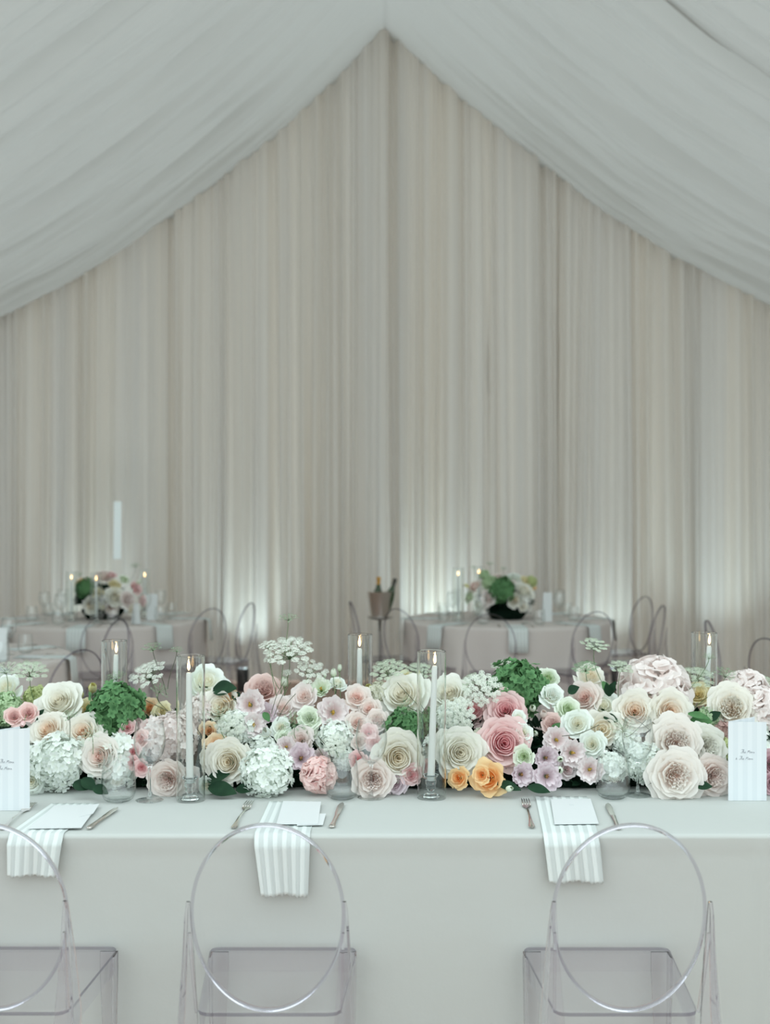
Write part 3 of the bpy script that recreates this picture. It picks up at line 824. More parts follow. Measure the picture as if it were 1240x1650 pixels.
# ------------------------------------------------------------------ flowers: shape builders (unit radius, axis +z)
def petal(b, r, phi, hw, bez, n_u, n_v, tone0, tone1, ruffle=.03, curl=.1, tipdip=.2, rf=3):
    P_ = []; T = []; ph = r.uniform(0, 6.28); ph2 = r.uniform(0, 6.28)
    (r0, z0), (r1, z1), (r2, z2) = bez
    for i in range(n_u):
        u = -1+2*i/(n_u-1)
        vm = 1-tipdip*abs(u)**2.6
        for j in range(n_v):
            v = j/(n_v-1)*vm
            rr = r0*(1-v)**2+2*r1*v*(1-v)+r2*v*v
            zz = z0*(1-v)**2+2*z1*v*(1-v)+z2*v*v
            w = hw*(math.sin(min(1, v*1.25+.12)*PI/2)**.7)
            c = curl*max(0, (v-.72)/.28)**2
            rf_ = ruffle*math.sin(rf*u*2+ph)*v*v+ruffle*.5*math.sin(rf*4.1*u+ph2)*v**3
            sidecurl = curl*.6*abs(u)**3*v
            rr2 = rr+c*.8+rf_+sidecurl; zz2 = zz-c*.55-sidecurl*.4+rf_*.4
            a = phi+u*w
            P_.append((rr2*math.cos(a), rr2*math.sin(a), zz2)); T.append(tone0+(tone1-tone0)*v)
    b.grid(P_, n_u, n_v, T)
def rose_mesh(seed, n_in=14, n_out=16, openness=.6, spread=1.0, kind='rose', pointy=0.0):
    """a spiral of upright inner petals inside a bowl of broad outer petals whose lips roll back"""
    r = random.Random(seed); bi = MB(); bo = MB(); GA = 2.39996
    for k in range(n_in):
        q = k/max(1, n_in-1); phi = k*GA+r.uniform(-.25, .25)
        if kind == 'garden':
            rad = .05+.38*q**.9; zt = .36+.10*q+r.uniform(-.05, .05)
            fold = r.uniform(-.25, .25)
            bez = ((max(.01, rad-.16), -.15), (rad+.02, .0), (rad*(.92+.2*r.random())+.01, zt)); hw = (.95-.45*q)
            petal(bi, r, phi+fold, hw, bez, 13, 7, .18+.15*q, .60+.35*q, .040, .05, .16, 4)
        else:
            rad = .035+.44*q; zt = .50-.07*q+r.uniform(-.02, .02)
            bez = ((max(.01, rad-.12), -.12), (rad+.05, .10), (rad*.94+.01, zt)); hw = 1.9-1.0*q
            petal(bi, r, phi, hw, bez, 15, 7, .0, .25+.60*q, .010, .05+.05*q, .13, 3)  # bases toned deeper than rims, painting the shade lines between petals
    for k in range(n_out):
        q = k/max(1, n_out-1); phi = k*GA*1.0+r.uniform(-.2, .2)
        R = (.46 if kind == 'garden' else .54)+(.56 if kind == 'garden' else .48)*q**.85*spread; zt = .44-.52*q**1.2*openness+r.uniform(-.04, .04)
        bez = ((.10, -.40), (R*.88, -.30+.22*(1-q)), (R, zt))
        hw = (.98-.28*q)*r.uniform(.88, 1.1)
        petal(bo, r, phi, hw, bez, 13, 9, (.15+.2*q), .80+.3*q, .025+.025*q, .10+.12*q, .14+pointy*.35)
    return bi.mesh('heart'), bo.mesh('outer_petals')
def calyx_mesh():
    b = MB()
    b.lathe([(0, -.62), (.10, -.55), (.13, -.45), (.10, -.32)], 8)
    b.tube([(0, 0, -.55), (.05, .02, -1.0), (.10, .0, -1.5)], [.055, .05, .05], 6)
    return b.mesh('stem')
def lisi_mesh(seed, openness=.6, double=True):
    r = random.Random(seed); b = MB(); n = 5 if not double else 11
    for k in range(n):
        q = k/(n-1); phi = k*2*PI/5+(.6 if k >= 5 else 0)+r.uniform(-.2, .2)
        R = .55+.42*q; zt = .42-.42*q*openness
        bez = ((.06, -.55), (R*.62, -.30), (R, zt))
        petal(b, r, phi, .74, bez, 13, 8, .0 if q < .6 else .1, .85+.2*q, .07, .10, .16, 4)
    s = MB()
    for k in range(9):
        a = r.uniform(0, 6.28); q = r.uniform(.02, .14)
        p = Vector((q*math.cos(a), q*math.sin(a), r.uniform(-.05, .10)))
        s.tube([(q*.3*math.cos(a), q*.3*math.sin(a), -.45), p], .012, 4)
        s.lathe([(0, -.05), (.045, 0), (0, .05)], 5, c=p)
    s.lathe([(0, -.5), (.07, -.3), (.05, .0), (.09, .06), (0, .10)], 8)
    return b.mesh('petals'), s.mesh('stamens')
def bud_mesh(seed, fat=.55):
    r = random.Random(seed); b = MB()
    for k in range(5):
        phi = k*2.4+r.uniform(-.1, .1)
        petal(b, r, phi, 1.25, ((.08, -.7), (fat*1.2+.02*k, -.25), (.10+.04*k, .85-.03*k)), 9, 7, .1, .9, .02, .04, .2)
    c = MB(); c.lathe([(0, -.80), (.14, -.74), (.20, -.6), (.16, -.42)], 8)
    c.tube([(0, 0, -.75), (.03, .05, -1.6), (.0, .12, -2.8)], .055, 6)
    for k in range(5):
        a = k*2*PI/5; c.loft([[(.18*math.cos(a)-.05*math.sin(a)*s_, .18*math.sin(a)+.05*math.cos(a)*s_, -.6) for s_ in (-1, 1)], [(.42*math.cos(a+.03*s_), .42*math.sin(a+.03*s_), -.1) for s_ in (-1, 1)]], False)
    return b.mesh('petals'), c.mesh('sepals')
def floret(b, r, c, nrm, s, tone):
    nrm = nrm.normalized(); a = nrm.cross(Vector((.3, .2, 1))).normalized(); d = nrm.cross(a); rot = r.uniform(0, PI)
    cu = r.uniform(.05, .28)
    for k in range(4):
        an = rot+k*PI/2; e1 = a*math.cos(an)+d*math.sin(an); e2 = -a*math.sin(an)+d*math.cos(an)
        pts = [c-nrm*s*.12, c+e1*s*.45-e2*s*.46+nrm*s*cu*.5, c+e1*s*.95-e2*s*.40+nrm*s*cu*1.3, c+e1*s*1.12+nrm*s*cu*.9, c+e1*s*.95+e2*s*.40+nrm*s*cu*1.3, c+e1*s*.45+e2*s*.46+nrm*s*cu*.5, c+e1*s*.62+nrm*s*cu*.1]
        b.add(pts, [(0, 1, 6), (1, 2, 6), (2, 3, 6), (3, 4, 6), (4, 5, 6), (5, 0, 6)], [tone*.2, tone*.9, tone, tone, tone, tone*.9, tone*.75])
def hyd_mesh(seed, n=120, fs=.19, rough=.08, flat=.85):
    r = random.Random(seed); b = MB()
    for k in range(n):
        z = 1-1.72*(k+.5)/n; rr = math.sqrt(max(0, 1-z*z)); a = k*2.39996
        nrm = Vector((rr*math.cos(a), rr*math.sin(a), z)); nj = (nrm+Vector([r.gauss(0, .38) for _ in range(3)])).normalized()
        q = (.90+r.uniform(-rough, rough)+.05*math.sin(5*a+3*z))
        floret(b, r, Vector((nrm.x*q, nrm.y*q, nrm.z*q*flat)), nj, fs*r.uniform(.8, 1.2), r.uniform(.8, 1.1))
    c = MB(); 
    prof_ = [(.78*math.sin(t), -.78*flat*math.cos(t)) for t in np.linspace(0, PI, 9)]
    o = len(b.v); b.lathe(prof_, 14)
    for i in range(o, len(b.v)): b.t[i] = .5
    s = MB(); s.tube([(0, 0, -.6), (.04, 0, -1.1), (.06, .03, -1.5)], .05, 6)
    return b.mesh('florets'), s.mesh('stem')
def peony_mesh(seed):
    r = random.Random(seed); b = MB()
    for k in range(120):
        z = 1-1.35*(k+.5)/120; rr = math.sqrt(max(0, 1-z*z)); a = k*2.39996+r.uniform(-.2, .2)
        q = .78+r.uniform(-.06, .06); nrm = Vector((rr*math.cos(a), rr*math.sin(a), z))
        bb = MB(); petal(bb, r, 0, 1.0, ((.02, -.05), (.20, .02), (.32, .26)), 13, 6, .15+.5*(1-z)*.5, .8+.3*(1-z)*.5, .025, .10, .12, 3)
        R = Vector((0, 0, 1)).rotation_difference(nrm+Vector((0, 0, .25))).to_matrix() @ Matrix.Rotation(r.uniform(0, 6.28), 3, 'Z')
        pts = [R @ (Vector(p)*.95-Vector((.12, 0, 0)))+Vector((nrm.x*q, nrm.y*q, nrm.z*q*.72-.05)) for p in bb.v]
        b.add(pts, bb.f, bb.t)
    bo = MB()
    for k in range(9):
        petal(bo, r, k*2*PI/9*1.0+r.uniform(-.1, .1), .55, ((.05, -.55), (.85, -.5), (1.02, -.02+r.uniform(-.1, .1))), 9, 7, .5, 1, .05, .1, .2)
    return b.mesh('heart'), bo.mesh('outer_petals')

MESH = {
 'rose': [rose_mesh(1, 15, 15, .75), rose_mesh(2, 16, 16, .6, pointy=.5), rose_mesh(3, 14, 14, .9, pointy=1)],
 'garden': [rose_mesh(11, 28, 17, .8, kind='garden'), rose_mesh(12, 32, 17, .7, kind='garden', pointy=.4), rose_mesh(13, 24, 18, .95, kind='garden')],
 'spray': [rose_mesh(21, 11, 9, .55), rose_mesh(22, 12, 10, .7), rose_mesh(23, 26, 10, .6, kind='garden')],
 'open': [rose_mesh(31, 8, 10, 1.1, pointy=.8), rose_mesh(32, 9, 9, 1.0)],
 'lisi': [lisi_mesh(1, .38), lisi_mesh(2, .55), lisi_mesh(3, .22)],
 'bud': [bud_mesh(1), bud_mesh(2, .45)],
 'hyd': [hyd_mesh(1, 190, .165, .10), hyd_mesh(2, 160, .18, .13), hyd_mesh(3, 200, .16, .08)],
 'hydg': [hyd_mesh(5, 210, .18, .15, .8), hyd_mesh(6, 180, .19, .17, .85)],
 'peony': [peony_mesh(1), peony_mesh(2)],
}
CAL = calyx_mesh()
CATS = {'rose': ('rose', 'rose'), 'garden': ('garden_rose', 'rose'), 'spray': ('spray_rose', 'rose'), 'open': ('open_rose', 'rose'),
        'lisi': ('lisianthus', 'flower'), 'bud': ('flower_bud', 'flower bud'), 'hyd': ('hydrangea', 'hydrangea'), 'hydg': ('hydrangea', 'hydrangea'),
        'peony': ('peony', 'peony')}
def flower(kind, var, colour, loc, dirv, R, spin, label, group, parts=True, stretch=None):
    name, cat = CATS[kind]
    A, B = MESH[kind][var % len(MESH[kind])]
    q = Vector((0, 0, 1)).rotation_difference(dirv.normalized()) @ Quaternion((0, 0, 1), spin)
    sc = (R, R, R) if stretch is None else tuple(R*s_ for s_ in stretch)
    if kind in ('rose', 'garden', 'spray', 'open', 'peony'):
        o = obj(name, B, P[colour], loc=loc, rot=q, scale=sc, label=label, cat=cat, group=group)
        obj('heart', A, P[colour], o)
        if parts: obj('stem', CAL, M['calyx'], o)
    elif kind == 'lisi':
        o = obj(name, A, P[colour], loc=loc, rot=q, scale=sc, label=label, cat=cat, group=group)
        obj('stamens', B, M['stamen_dark' if 'mauve' in colour else 'stamen'], o)
        if parts: obj('stem', CAL, M['calyx'], o)
    elif kind == 'bud':
        o = obj(name, A, P[colour], loc=loc, rot=q, scale=sc, label=label, cat=cat, group=group)
        obj('sepals', B, M['calyx'], o)
    else:
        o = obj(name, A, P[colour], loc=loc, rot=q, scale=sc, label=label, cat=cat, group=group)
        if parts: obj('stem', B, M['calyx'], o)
    return o

# runner table: kind, variant, colour, px, py, radius px, depth offset, (facing dx, facing up) or None, label
FL = []
def fl(kind, var, colour, x, y, r, dd, label, face=None, st=None): FL.append((kind, var, colour, x, y, r, dd, label, face, st))
# left end
fl('hyd',0,'hydmint', 8,1143,27,.05,'pale green hydrangea cut by the left edge')
fl('open',0,'white', 10,1108,24,.08,'loose white bloom at the left edge under the lace')
fl('hyd',1,'hydlime', 56,1124,19,.10,'small lime green hydrangea behind the pink pair at left')
fl('spray',2,'rosepink', 23,1154,14,-.03,'salmon pink spray rose above the left menu card')
fl('spray',2,'rosepink', 45,1149,15,-.03,'salmon pink spray rose right of its twin above the left menu')
fl('bud',0,'pink', 37,1166,8,-.06,'small deep pink bud below the salmon pair at left',(0,-.5))
fl('rose',1,'ivory', 96,1131,33,.0,'big ivory rose standing highest beside the left green hydrangea')
fl('bud',1,'yellow', 129,1119,13,.06,'pale yellow bud right of the highest left ivory rose')
fl('bud',0,'yellow', 149,1109,14,.08,'pale yellow bud topping the left green hydrangea side')
fl('spray',0,'lemon', 139,1142,15,.05,'lemon cream spray rose tucked left of the left green hydrangea')
fl('hydg',0,'hydgreen', 187,1147,44,.0,'deep green hydrangea at left before the back left candle',(0,.35))
fl('rose',0,'peachy', 77,1176,28,-.02,'cream rose with peach heart right of the left menu card')
fl('rose',0,'peachy', 133,1180,29,-.02,'cream rose with peach heart below the lemon spray rose')
fl('open',0,'white', 52,1196,24,.05,'white rose half behind the left menu card, upper')
fl('open',1,'white', 50,1262,22,.0,'white rose half behind the left menu card, lowest')
fl('hyd',0,'hydwhite', 92,1228,44,-.01,'large white hydrangea right of the left menu card',(-.1,.2))
fl('hyd',1,'hydwhite', 186,1228,43,.02,'white hydrangea seen through the left tumbler',(.1,.2))
fl('rose',0,'pinkheart', 160,1219,30,-.05,'ivory rose with pink heart between the two left white hydrangeas',(-.25,.25))
fl('spray',0,'pink', 205,1172,12,-.02,'pink spray rose at the top left of the left pink cluster')
fl('spray',1,'pink', 219,1168,10,.0,'small pink spray rose, second along the top of the left pink cluster')
fl('spray',1,'rosepink', 240,1174,13,.0,'pink spray rose in the top right of the left pink cluster')
fl('spray',0,'rosepink', 227,1190,13,-.02,'pink spray rose seen through the bowl of the left wine glass')
fl('spray',0,'pink', 214,1212,12,-.03,'pink spray rose left of the left wine glass bowl')
fl('spray',1,'pink', 213,1229,11,-.03,'pink spray rose above the left tumbler rim')
fl('spray',0,'pink', 228,1237,12,-.04,'pink spray rose lowest in the left pink cluster, beside the stem')
fl('bud',1,'pink', 243,1247,10,-.01,'pink bud just left of the low blush rose at left')
fl('spray',2,'rosepink', 243,1206,11,.02,'pink spray rose right of the left wine glass bowl')
fl('hyd',2,'hydblush', 274,1194,46,.03,'blush hydrangea behind the front left hurricane')
fl('spray',1,'peach', 240,1141,15,.08,'peach spray rose right of the left green hydrangea')
fl('spray',2,'lemon', 260,1147,15,.06,'cream spray rose left of the front left hurricane, high')
fl('garden',0,'blush', 268,1258,27,-.02,'blush garden rose low between wine glass and front left hurricane',(-.1,.05))
fl('garden',1,'paleblush', 300,1262,22,.02,'pale blush rose low behind the front left hurricane')
fl('open',1,'white', 334,1272,13,.02,'white petals low at the right foot of the front left hurricane')
fl('open',0,'white', 333,1099,31,.06,'wide open white rose behind the top of the front left hurricane',(.3,.8))
fl('hyd',1,'hydblush', 318,1150,30,.06,'pale blush hydrangea right behind the front left hurricane')
# centre left
fl('rose',2,'cream', 356,1140,32,.02,'cream rose right of the front left hurricane',(-.2,.4))
fl('spray',0,'peach', 369,1120,11,.0,'tiny peach spray rose above the cream rose by the left hurricane')
fl('lisi',0,'lisiblush', 402,1135,22,-.02,'blush lisianthus with golden eye, highest left of the pink rose',(0,.25))
fl('garden',2,'dusty', 424,1112,26,.05,'dusty pink rose at the back under the tall lace flowers',(0,.7))
fl('lisi',1,'lisiblush', 409,1168,20,-.01,'white lisianthus with golden eye, half hidden by the small lace',(.5,.3))
fl('lisi',2,'lisimauve', 430,1150,17,.02,'mauve lisianthus behind the green buds in the left centre')
fl('bud',0,'white', 429,1180,15,-.02,'white bud left of the central white cluster')
fl('spray',0,'peach', 349,1200,17,-.03,'small apricot hearted rose right of the front left hurricane')
fl('spray',1,'cream', 340,1222,15,.01,'cream spray rose beneath the apricot hearted one')
fl('spray',1,'peach', 336,1178,13,.03,'peach spray rose beside the front left hurricane at mid height')
fl('rose',0,'cream', 368,1228,33,-.04,'large cream rose left of the round white hydrangea',(-.1,.2))
fl('hyd',0,'hydwhite', 430,1243,41,-.04,'round white hydrangea hanging low at the left centre',(0,.1))
fl('hyd',2,'hydwhite', 382,1176,30,.02,'white hydrangea behind the small lace flower in the left centre')
fl('hyd',1,'hydwhite', 424,1207,22,.03,'small white hydrangea tucked above the round low one')
fl('bud',0,'greenwhite', 537,1085,10,.05,'pale green lisianthus bud standing tallest right of the tall lace',(.1,2.5))
fl('bud',1,'greenwhite', 547,1077,8,.06,'thin green bud at the very top right of the tall lace',(.2,2.5))
fl('bud',1,'greenwhite', 523,1089,6,.05,'tiny green bud left of the tall pale lisianthus bud',(0,2.5))
fl('open',1,'white', 544,1100,13,.05,'small white lisianthus cup below the tall green buds',(.4,1.5))
fl('lisi',2,'greenwhite', 517,1108,16,.02,'white lisianthus right of the tall lace flowers')
fl('bud',0,'greenwhite', 458,1099,12,.03,'pale green bud under the tall lace flowers',(0,1.8))
fl('spray',0,'paleblush', 489,1122,20,.0,'pale blush lisianthus cup under the tall lace, centre left',(-.3,.5))
fl('spray',1,'paleblush', 455,1140,20,.03,'pale blush rose behind the crossed stems')
fl('spray',2,'greenwhite', 498,1157,17,-.02,'greenish white ruffled bloom left of the open lisianthus')
fl('lisi',1,'lisiblush', 537,1148,24,-.03,'widest open blush lisianthus with golden eye, centre',(.1,.15))
fl('spray',0,'blush', 559,1151,18,.03,'blush rose tucked behind the widest open lisianthus')
fl('spray',1,'white', 452,1172,15,.0,'white ruffled bloom above the small open lisianthus')
fl('spray',2,'greenwhite', 458,1190,14,.01,'greenish bloom between two dark gaps at the left centre')
fl('spray',2,'greenwhite', 497,1176,15,.0,'greenish white bloom under the ruffled white one')
fl('spray',1,'paleblush', 484,1192,20,.0,'pale blush lisianthus cup in the middle of the left centre')
fl('lisi',0,'lisiblush', 461,1203,15,-.03,'small white open lisianthus right of the round hydrangea top')
fl('lisi',2,'lisimauve', 485,1221,21,-.03,'mauve lisianthus above the dark gap left of the pink peony')
fl('peony',0,'rosepink', 513,1249,25,-.03,'rosy pink peony low left of the middle tumbler',(0,.1))
fl('lisi',2,'lisiblush', 515,1222,16,.02,'blush lisianthus just above the pink peony')
fl('hyd',1,'hydwhite', 541,1190,29,.01,'greenish white hydrangea left of the pink spray roses')
fl('hyd',2,'hydwhite', 555,1222,19,.03,'small white hydrangea above the middle tumbler')
fl('spray',0,'blush', 575,1123,19,-.01,'blush spray rose highest below the centre back candle')
fl('spray',1,'blush', 594,1142,16,.0,'blush spray rose second below the centre back candle')
fl('spray',0,'blush', 577,1166,17,-.02,'blush spray rose right of the widest open lisianthus')
fl('spray',2,'blush', 607,1161,18,-.01,'blush spray rose left of the middle green hydrangea, high')
fl('spray',0,'pink', 593,1180,13,-.03,'pink spray rose over the rim of the middle wine glass')
fl('spray',2,'blush', 580,1195,12,-.02,'blush spray rose inside the view of the middle wine glass bowl')
fl('spray',1,'pink', 602,1197,12,-.02,'pink spray rose in the right of the middle wine glass bowl')
fl('spray',0,'pink', 577,1225,14,-.03,'pink spray rose left of the middle wine glass stem')
fl('spray',1,'pink', 608,1226,14,-.02,'pink spray rose right of the middle wine glass stem')
fl('garden',1,'blush', 600,1257,29,-.04,'blush garden rose low behind the middle wine glass stem',(0,.1))
fl('open',1,'lisimauve', 636,1262,17,.0,'pale mauve petals right of the low central garden rose')
fl('bud',0,'yellow', 594,1110,13,.06,'pale yellow bud left of the big cream rose, high')
fl('hyd',2,'hydcream', 612,1118,20,.04,'small cream hydrangea behind the second blush spray rose')
fl('rose',2,'ivory', 648,1120,38,.0,'large ivory rose left of the front centre hurricane, high',(-.3,.6))
fl('spray',1,'lemon', 652,1095,15,.08,'pale yellow bloom behind the large high ivory rose')
fl('hydg',1,'hydgreen', 652,1176,33,.03,'mid green hydrangea under the large high ivory rose',(0,.3))
fl('hydg',0,'hydgreen', 697,1166,26,.07,'dark green hydrangea behind the front centre hurricane')
fl('rose',0,'cream', 641,1221,37,-.05,'large cream rose left of the front centre hurricane, low',(.1,.15))
fl('spray',0,'pink', 663,1248,15,-.02,'pink spray rose low left of the front centre hurricane')
fl('spray',1,'rosepink', 683,1237,14,.0,'pink spray rose seen through the front centre hurricane')
fl('hyd',1,'hydwhite', 700,1210,26,.04,'white hydrangea behind the front centre candle')
fl('rose',1,'ivory', 724,1118,29,.01,'ivory rose right of the front centre hurricane, high')
fl('hyd',0,'hydwhite', 731,1160,27,.02,'white hydrangea right of the front centre hurricane')
fl('rose',1,'ivory', 741,1213,36,-.04,'large ivory rose right of the front centre hurricane, low',(.05,.2))
fl('open',1,'apricot', 738,1254,16,-.03,'half open orange bloom under the low ivory rose',(-.5,.2))
fl('open',0,'apricot', 786,1255,27,-.04,'apricot rose with loose petals low under the pink roses',(-.3,.25))
fl('spray',0,'apricot', 775,1249,13,-.08,'tight orange heart bloom on the left of the apricot rose',(-.4,.2))
fl('spray',1,'pink', 762,1145,22,.03,'pink rose half hidden by the snowy lace flower')
fl('rose',1,'pink', 814,1145,29,-.01,'pink rose left under the large green hydrangea',(-.2,.4))
fl('rose',0,'pink', 812,1198,38,-.03,'largest pink rose of the runner, above the apricot rose',(0,.25))
fl('hyd',2,'hydcream', 777,1194,20,.01,'small cream hydrangea left of the largest pink rose')
fl('hyd',1,'hydcream', 776,1216,16,.01,'small cream hydrangea right above the apricot rose')
fl('hydg',0,'hydgreen', 834,1107,43,.02,'large deep green hydrangea right of centre, on top of the runner',(0,.6))
# right centre
fl('open',1,'greenwhite', 883,1092,17,.09,'pale white bloom behind the large top green hydrangea')
fl('spray',2,'white', 890,1121,18,-.01,'white ruffled bloom right of the large top green hydrangea')
fl('spray',0,'white', 836,1157,12,-.05,'small white bloom right of the upper pink rose')
fl('spray',1,'white', 843,1180,14,-.05,'small white bloom with green eye right of the largest pink rose')
fl('spray',0,'greenwhite', 843,1219,16,-.04,'greenish white bloom right below the largest pink rose')
fl('bud',0,'greenwhite', 858,1141,11,-.01,'pale green bud under the right side of the green hydrangea')
fl('bud',0,'blush', 875,1151,12,.0,'pink tinged bud right of the pale green bud')
fl('bud',1,'greenwhite', 862,1182,10,.0,'small green bud above the dark gap right of the pink roses')
fl('spray',2,'dusty', 890,1167,17,.01,'dusty pink bloom left of the white lisianthus pair')
fl('lisi',1,'lisiblush', 897,1192,20,-.02,'blush lisianthus with golden eye above the mauve trio',(0,.2))
fl('lisi',0,'lisiblush', 923,1213,21,-.01,'blush lisianthus with golden eye right of the mauve trio',(.1,.2))
fl('lisi',2,'lisimauve', 880,1221,19,-.02,'mauve lisianthus at the top of the mauve trio',(.1,.2))
fl('lisi',0,'lisimauve', 841,1248,18,-.03,'mauve lisianthus low right of the apricot rose',(.2,.2))
fl('lisi',1,'lisimauve', 881,1251,22,-.04,'mauve lisianthus lowest in the mauve trio',(0,.2))
fl('lisi',0,'lisiblush', 950,1240,20,-.03,'blush lisianthus with golden eye left of the right tumbler',(-.1,.2))
fl('open',1,'lisiblush', 914,1240,15,.03,'blush petals between the mauve trio and the low lisianthus')
fl('bud',0,'greenwhite', 902,1223,10,-.04,'green bud inside the mauve trio, upper')
fl('bud',0,'greenwhite', 901,1241,12,-.04,'pale green bud inside the mauve trio, lower')
fl('bud',0,'greenwhite', 820,1271,10,-.04,'small white bud lying on the table right of the apricot rose',(.6,.4))
fl('spray',1,'greenwhite', 916,1143,18,.0,'white lisianthus cup left below the blush rose')
fl('spray',0,'white', 930,1166,21,-.02,'white double bloom with green eye in the right centre',(-.2,.4))
fl('spray',1,'white', 953,1199,19,-.02,'white bloom left of the pointed cream rose')
fl('rose',1,'blush', 941,1124,24,.02,'blush rose under the green lace flowers on the right',(-.4,.5))
fl('open',0,'white', 972,1138,26,.03,'white outer petals with curled tips left of the right cream roses')
fl('open',0,'cream', 970,1176,31,.0,'cream rose with pointed outer petals left of the right wine glass',(-.1,.3))
fl('open',1,'cream', 952,1089,22,.10,'cream bloom at the back behind the green lace flowers')
fl('hyd',1,'hydwhite', 984,1236,24,.0,'white hydrangea seen through the right tumbler')
fl('hyd',0,'hydwhite', 1037,1229,31,.0,'white hydrangea behind the right wine glass')
fl('hyd',2,'hydwhite', 1010,1200,24,.03,'small white hydrangea behind the bowl of the right wine glass')
fl('peony',1,'paleblush', 1056,1108,51,.04,'huge pale blush peony on top at the right',(0,.9))
fl('rose',1,'peachy', 1022,1146,31,-.02,'cream rose left below the huge blush peony',(-.2,.4))
fl('rose',0,'peachy', 1080,1147,32,-.03,'cream rose with orange heart below the huge blush peony',(.1,.3))
fl('garden',0,'pinkheart', 1089,1196,38,-.05,'garden rose with ruffled pink heart at the right',(-.1,.3))
fl('garden',1,'ivory', 1137,1205,33,-.02,'ivory garden rose right of the pink hearted one',(.1,.2))
fl('garden',2,'pinkheart', 1089,1256,39,-.06,'large ruffled garden rose lowest at the right',(-.05,.1))
fl('garden',1,'blush', 1150,1251,29,-.03,'blush garden rose low left of the right menu card',(.1,.1))
fl('spray',0,'lemon', 1124,1119,19,.06,'small yellow cream rose behind the orange hearted rose')
fl('spray',1,'peach', 1146,1126,14,.07,'orange tinted small rose left of the far right garden rose')
fl('hydg',1,'hydmint', 1140,1166,24,.04,'green hydrangea patch between the right garden roses')
fl('hyd',2,'hydlime', 1163,1208,19,.03,'lime green hydrangea left behind the right menu card')
fl('hyd',1,'hyddusk', 1165,1183,21,.03,'dusky pink hydrangea touching the right menu card')
fl('garden',0,'peachy', 1178,1140,35,-.02,'peach hearted garden rose above the right menu card',(-.3,.4))
fl('peony',0,'paleblush', 1203,1115,35,.04,'pale blush peony at the right edge, upper',(0,.8))
fl('peony',1,'paleblush', 1228,1140,32,.0,'pale blush peony at the right edge, lower')
fl('spray',0,'mauve', 1243,1232,20,.0,'mauve rose cut by the right edge beside the menu card')
fl('spray',2,'mauve', 1246,1262,18,.0,'mauve bloom cut by the right edge, lowest')
fl('hyd',0,'hydwhite', 1210,1200,36,.06,'white hydrangea hidden behind the right menu card')
fl('hyd',1,'hydwhite', 15,1220,38,.05,'white hydrangea hidden behind the left menu card')

fr = random.Random(99)
GRP = {'rose': 'roses in the long table runner', 'garden': 'garden roses in the long table runner', 'spray': 'spray roses in the long table runner',
       'open': 'open roses in the long table runner', 'lisi': 'lisianthus in the long table runner', 'bud': 'buds in the long table runner',
       'hyd': 'hydrangeas in the long table runner', 'hydg': 'hydrangeas in the long table runner', 'peony': 'peonies in the long table runner'}
for (kind, var, colour, x, y, r, dd, label, face, st) in FL:
    d = 3.56+(1265-y)/165*.27+dd
    up = min(1.1, max(-.05, .10+(1265-y)/165*.70))
    fx, fu = face if face else (fr.uniform(-.35, .35), up+fr.uniform(-.12, .12))
    dv = Vector((fx, -1, fu))
    R = r*d/F*(1.04 if kind in ('hyd', 'hydg') else 1.12)
    p = at(x, y, d)
    if kind in ('rose', 'garden', 'spray', 'open', 'lisi'): p = p-dv.normalized()*R*.10
    if p.z-R*.95 < TOP+.004: p.z = max(p.z, TOP+.004+R*.82)
    flower(kind, var, colour, p, dv, R, fr.uniform(0, 6.28), label, GRP[kind], stretch=st)

# ------------------------------------------------------------------ leaves and filler foliage
def leaf_geo(b, base, dirv, nrm, L_, W, bend=.2, tone=.5, seg=6):
    d = dirv.normalized(); s_ = d.cross(nrm).normalized(); n = s_.cross(d).normalized(); P_ = []
    for i in range(seg+1):
        t = i/seg; w = W*math.sin(PI*min(1, t*.92+.06))**.9*(1-.25*t)
        c = Vector(base)+d*L_*t+n*(-bend*L_*t*t)
        P_ += [c-s_*w+n*w*.22, c-s_*w*.5+n*w*.05, c-n*w*.05, c+s_*w*.5+n*w*.05, c+s_*w+n*w*.22]
    b.grid(P_, seg+1, 5)
def foliage_filler():
    r = random.Random(5); b = MB()
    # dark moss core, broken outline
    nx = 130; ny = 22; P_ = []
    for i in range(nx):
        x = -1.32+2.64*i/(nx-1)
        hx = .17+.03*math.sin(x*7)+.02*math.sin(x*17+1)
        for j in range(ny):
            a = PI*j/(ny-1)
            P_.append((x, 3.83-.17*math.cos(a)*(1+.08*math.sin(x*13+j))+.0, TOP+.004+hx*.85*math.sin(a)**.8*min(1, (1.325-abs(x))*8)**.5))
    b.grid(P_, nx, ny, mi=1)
    for k in range(1700):
        x = r.uniform(-1.32, 1.32); a = r.uniform(.02, PI*.80)
        hx = .17+.03*math.sin(x*7)
        p = Vector((x, 3.83-.175*math.cos(a), TOP+.012+hx*.85*math.sin(a)))
        out = Vector((r.uniform(-.8, .8), -math.cos(a), math.sin(a)*.9+r.uniform(-.2, .3))).normalized()
        L_ = r.uniform(.022, .045)
        if p.z+out.z*L_ < TOP+.012: out.z = abs(out.z)*.3+.15
        leaf_geo(b, p, out, Vector((r.uniform(-.5, .5), -.3, 1)), L_, L_*r.uniform(.22, .36), r.uniform(-.1, .25), seg=4)
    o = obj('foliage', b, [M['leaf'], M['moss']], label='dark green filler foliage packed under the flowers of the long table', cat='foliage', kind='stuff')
foliage_filler()
